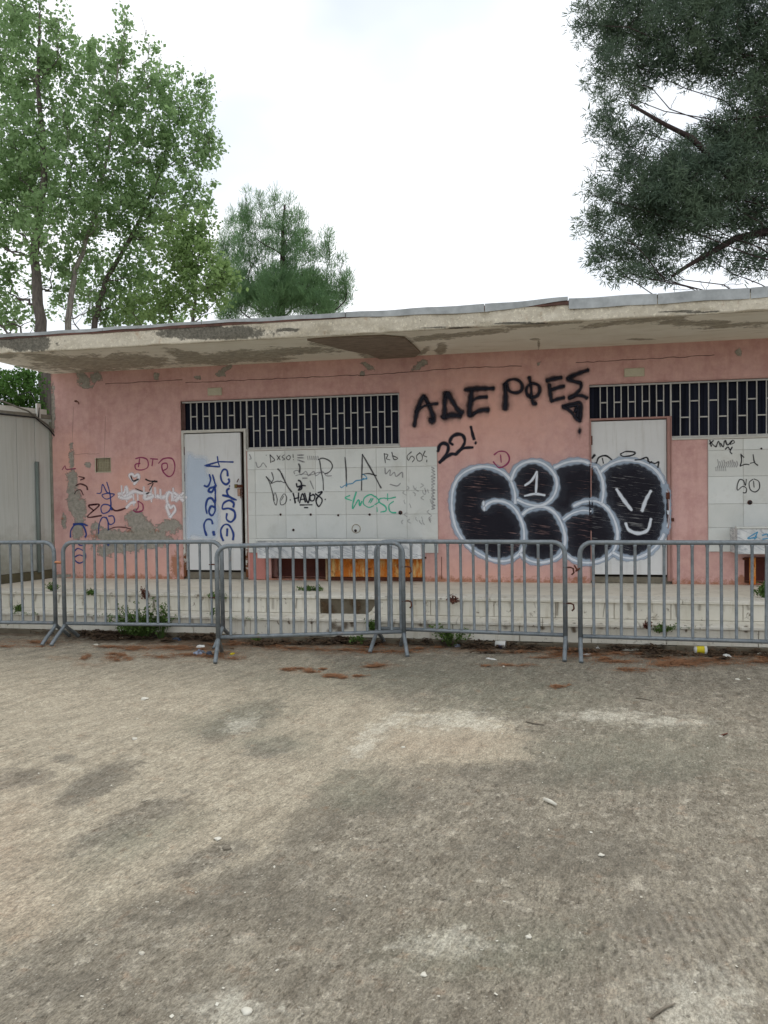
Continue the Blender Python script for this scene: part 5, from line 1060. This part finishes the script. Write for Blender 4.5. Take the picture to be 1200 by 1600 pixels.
def rock(px, py, r_, mat, label, cat='stone', name='stone', flatz=.35, grp='loose stones and chips on the yard'):
    r = r_*.62; p = at(px, py); bm = bmesh.new(); bmesh.ops.create_icosphere(bm, subdivisions=2, radius=r); sd_ = random.random()*90
    for v_ in bm.verts: v_.co *= 1+.7*mnoise.noise(v_.co*(1.3/r)+Vector((sd_, 0, 0))); v_.co.z *= flatz
    me = bpy.data.meshes.new(name); bm.to_mesh(me); bm.free(); me.materials.append(mat); smooth(me)
    o = link(name, me, None, (p[0], p[1], p[2]+r*flatz*.6)); o.rotation_euler[2] = random.random()*6; tag(o, label, cat, grp); return o
for px, py, r, m, lab in [(940, 1333, .022, 'stonew', 'white pebble alone on the dark ground at right of centre'), (340, 1313, .024, 'stonew', 'white chip beside the grey lump at left of centre'), (354, 1327, .03, 'stoneg', 'grey brown lump beside the white chip'), (226, 1091, .045, 'stonew', 'flat pale stone on the sandy ground at left'),
    (211, 1156, .03, 'stonew', 'pale chip above the dark patch at left'), (826, 1463, .018, 'stonew', 'small pale chip in the lower right foreground'), (386, 1581, .026, 'stonew', 'pale stone at the very bottom left of centre'), (222, 1490, .016, 'stonew', 'tiny pale chip in the lower left foreground'), (1152, 1063, .03, 'stonew', 'white chip below the yellow cup'),
    (1170, 1062, .02, 'stonew', 'small white chip at the right edge below the yellow cup'), (630, 1168, .022, 'stonew', 'pale chip on the whitish streak'), (150, 1008, .04, 'stonew', 'pale stone by the feet of the left barriers'), (1072, 1010-6, .03, 'stoneg', 'grey stone at the foot of the right steps'), (1126, 1152, .018, 'stonew', 'pale chip beside a twig at the right'),
    (662, 1550-26, .018, 'stonew', 'pale flake at the bottom centre'), (787, 1042, .018, 'stonew', 'pale crumb below the blue and white cup')]: rock(px, py, r, M[m], lab)
def stick(pts, r, label, mat='stoneg', cat='twig'):
    P_ = [at(*p) for p in pts]; b0 = P_[0]; mb = MB(); mb.tube([(p[0]-b0[0], p[1]-b0[1], r*1.1) for p in P_], [r, r*1.1, r*.6][:len(P_)], 6); tag(mb.build('twig', M[mat], None, b0), label, cat, 'twigs on the yard')
stick([(850, 1249), (860, 1253), (869, 1258)], .010, 'pale broken twig on the dark ground at right', 'stonew')
stick([(1018, 1592), (1036, 1578), (1055, 1570)], .004, 'thin dark twig in the bottom right foreground')
stick([(822, 1130), (835, 1133), (850, 1135)], .005, 'thin dark twig on the middle of the yard', 'stoneg')
stick([(993, 1094), (1005, 1095), (1019, 1098)], .004, 'thin twig below the right barrier', 'stoneg')
stick([(1126, 1152), (1132, 1150), (1137, 1148)], .005, 'short dark twig beside a pale chip at right', 'rust')
def cup(px, py, r, Ln, rz, mat_b, mat_band, label, z_=None):
    p = at(px, py); o = empty('paper_cup', (p[0], p[1], p[2]+r*1.0), rz); tag(o, label, 'cup', 'paper cups on the ground'); o.rotation_euler = (0, .06, rz)
    mb = MB(); N = 16; prof = [(0, r*.72), (Ln, r), (Ln+.004, r*1.06), (Ln+.008, r), (Ln, r*.95), (.006, r*.68)]; V = []
    for x, q in prof: V += [(x, q*math.cos(2*math.pi*k/N), q*math.sin(2*math.pi*k/N)) for k in range(N)]
    Fc = [(i*N+k, (i+1)*N+k, (i+1)*N+(k+1) % N, i*N+(k+1) % N) for i in range(len(prof)-1) for k in range(N)]+[tuple(range(N)), tuple((len(prof)-1)*N+k for k in range(N))[::-1]]
    mb.add(V, Fc, True); mb.build('cup_wall', mat_b, o)
    mb = MB(); V = []
    for t in (.16, .84) if mat_band is M['yellow'] else (.3, .75):
        q = r*(.72+.28*t)+.0012; V += [(Ln*t, q*math.cos(2*math.pi*k/N), q*math.sin(2*math.pi*k/N)) for k in range(N)]
    kk = range(N) if mat_band is M['yellow'] else range(N//2, N-2)
    mb.add(V, [(k, N+k, N+(k+1) % N, (k+1) % N) for k in kk], True); mb.build('printed_band', mat_band, o)
cup(1085, 1022, .042, .10, .05, M['white'], M['yellow'], 'yellow paper cup with white rim lying by the right barrier')
cup(774, 1012, .04, .095, -.1, M['white'], M['bluep'], 'white paper cup with blue print lying before the steps')
def crumple(px, py, sx, sy, sz, mat, label, cat, name, seed):
    p = at(px, py); bm = bmesh.new(); bmesh.ops.create_icosphere(bm, subdivisions=3, radius=1)
    for v_ in bm.verts:
        q = 1+.45*mnoise.noise(v_.co*1.6+Vector((seed, 0, 0)))+.25*mnoise.noise(v_.co*4+Vector((0, seed, 0))); v_.co = Vector((v_.co.x*sx*q, v_.co.y*sy*q, max(-.2, v_.co.z)*sz*q))
    me = bpy.data.meshes.new(name); bm.to_mesh(me); bm.free(); me.materials.append(mat); o = link(name, me, None, (p[0], p[1], p[2]+sz*.25)); o.rotation_euler[2] = seed; tag(o, label, cat, 'crumpled rubbish on the ground')
for a in [(311, 1022, .055, .035, .035, M['tin'], 'crushed grey blue can by the foot of the askew barrier', 'can', 'crushed_can', 1.), (327, 1023, .045, .03, .03, M['foil'], 'dark blue wrapper beside the crushed can', 'wrapper', 'wrapper', 2.3), (314, 1012, .05, .03, .02, M['white'], 'white crumpled paper above the crushed can', 'paper', 'crumpled_paper', 3.1),
    (233, 994, .05, .03, .03, M['white'], 'white crumpled paper right of the bushy weed', 'paper', 'crumpled_paper', 4.2), (256, 994, .06, .03, .02, M['white'], 'white paper scrap second right of the bushy weed', 'paper', 'crumpled_paper', 5.), (276, 1000, .06, .035, .02, M['foil'], 'dark wrapper among leaf litter right of the paper scraps', 'wrapper', 'wrapper', 6.), (195, 996, .06, .03, .015, M['stonew'], 'flat pale scrap under the bushy weed', 'paper', 'crumpled_paper', 7.),
    (616, 1003, .07, .03, .032, M['white'], 'white crushed plastic cup behind the askew barrier foot', 'cup', 'crushed_cup', 8.1), (931, 1013, .04, .03, .03, M['white'], 'white paper ball right of the right barrier foot', 'paper', 'crumpled_paper', 9.), (917, 1024, .06, .03, .012, M['white'], 'flat white paper at the right barrier foot', 'paper', 'crumpled_paper', 10.), (715, 1010, .05, .03, .02, M['tin'], 'torn clear packaging in the litter before the steps', 'packaging', 'packaging', 11.),
    (767, 1030, .06, .012, .008, M['white'], 'narrow white paper strip below the blue and white cup', 'paper', 'paper_strip', 12.), (985, 1016, .09, .03, .012, M['stonew'], 'pale torn cardboard in the litter at the right steps', 'cardboard', 'cardboard', 13.), (363, 1022, .03, .02, .012, M['yellow'], 'small yellow wrapper in the rust coloured needles', 'wrapper', 'wrapper', 14.), (1136, 1026, .04, .02, .02, M['white'], 'white crumb of foam by the yellow cup', 'foam', 'foam_piece', 15.), (1190, 1024, .05, .02, .02, M['stonew'], 'pale piece of foam at the right edge of the steps', 'foam', 'foam_piece', 16.)]: crumple(*a)
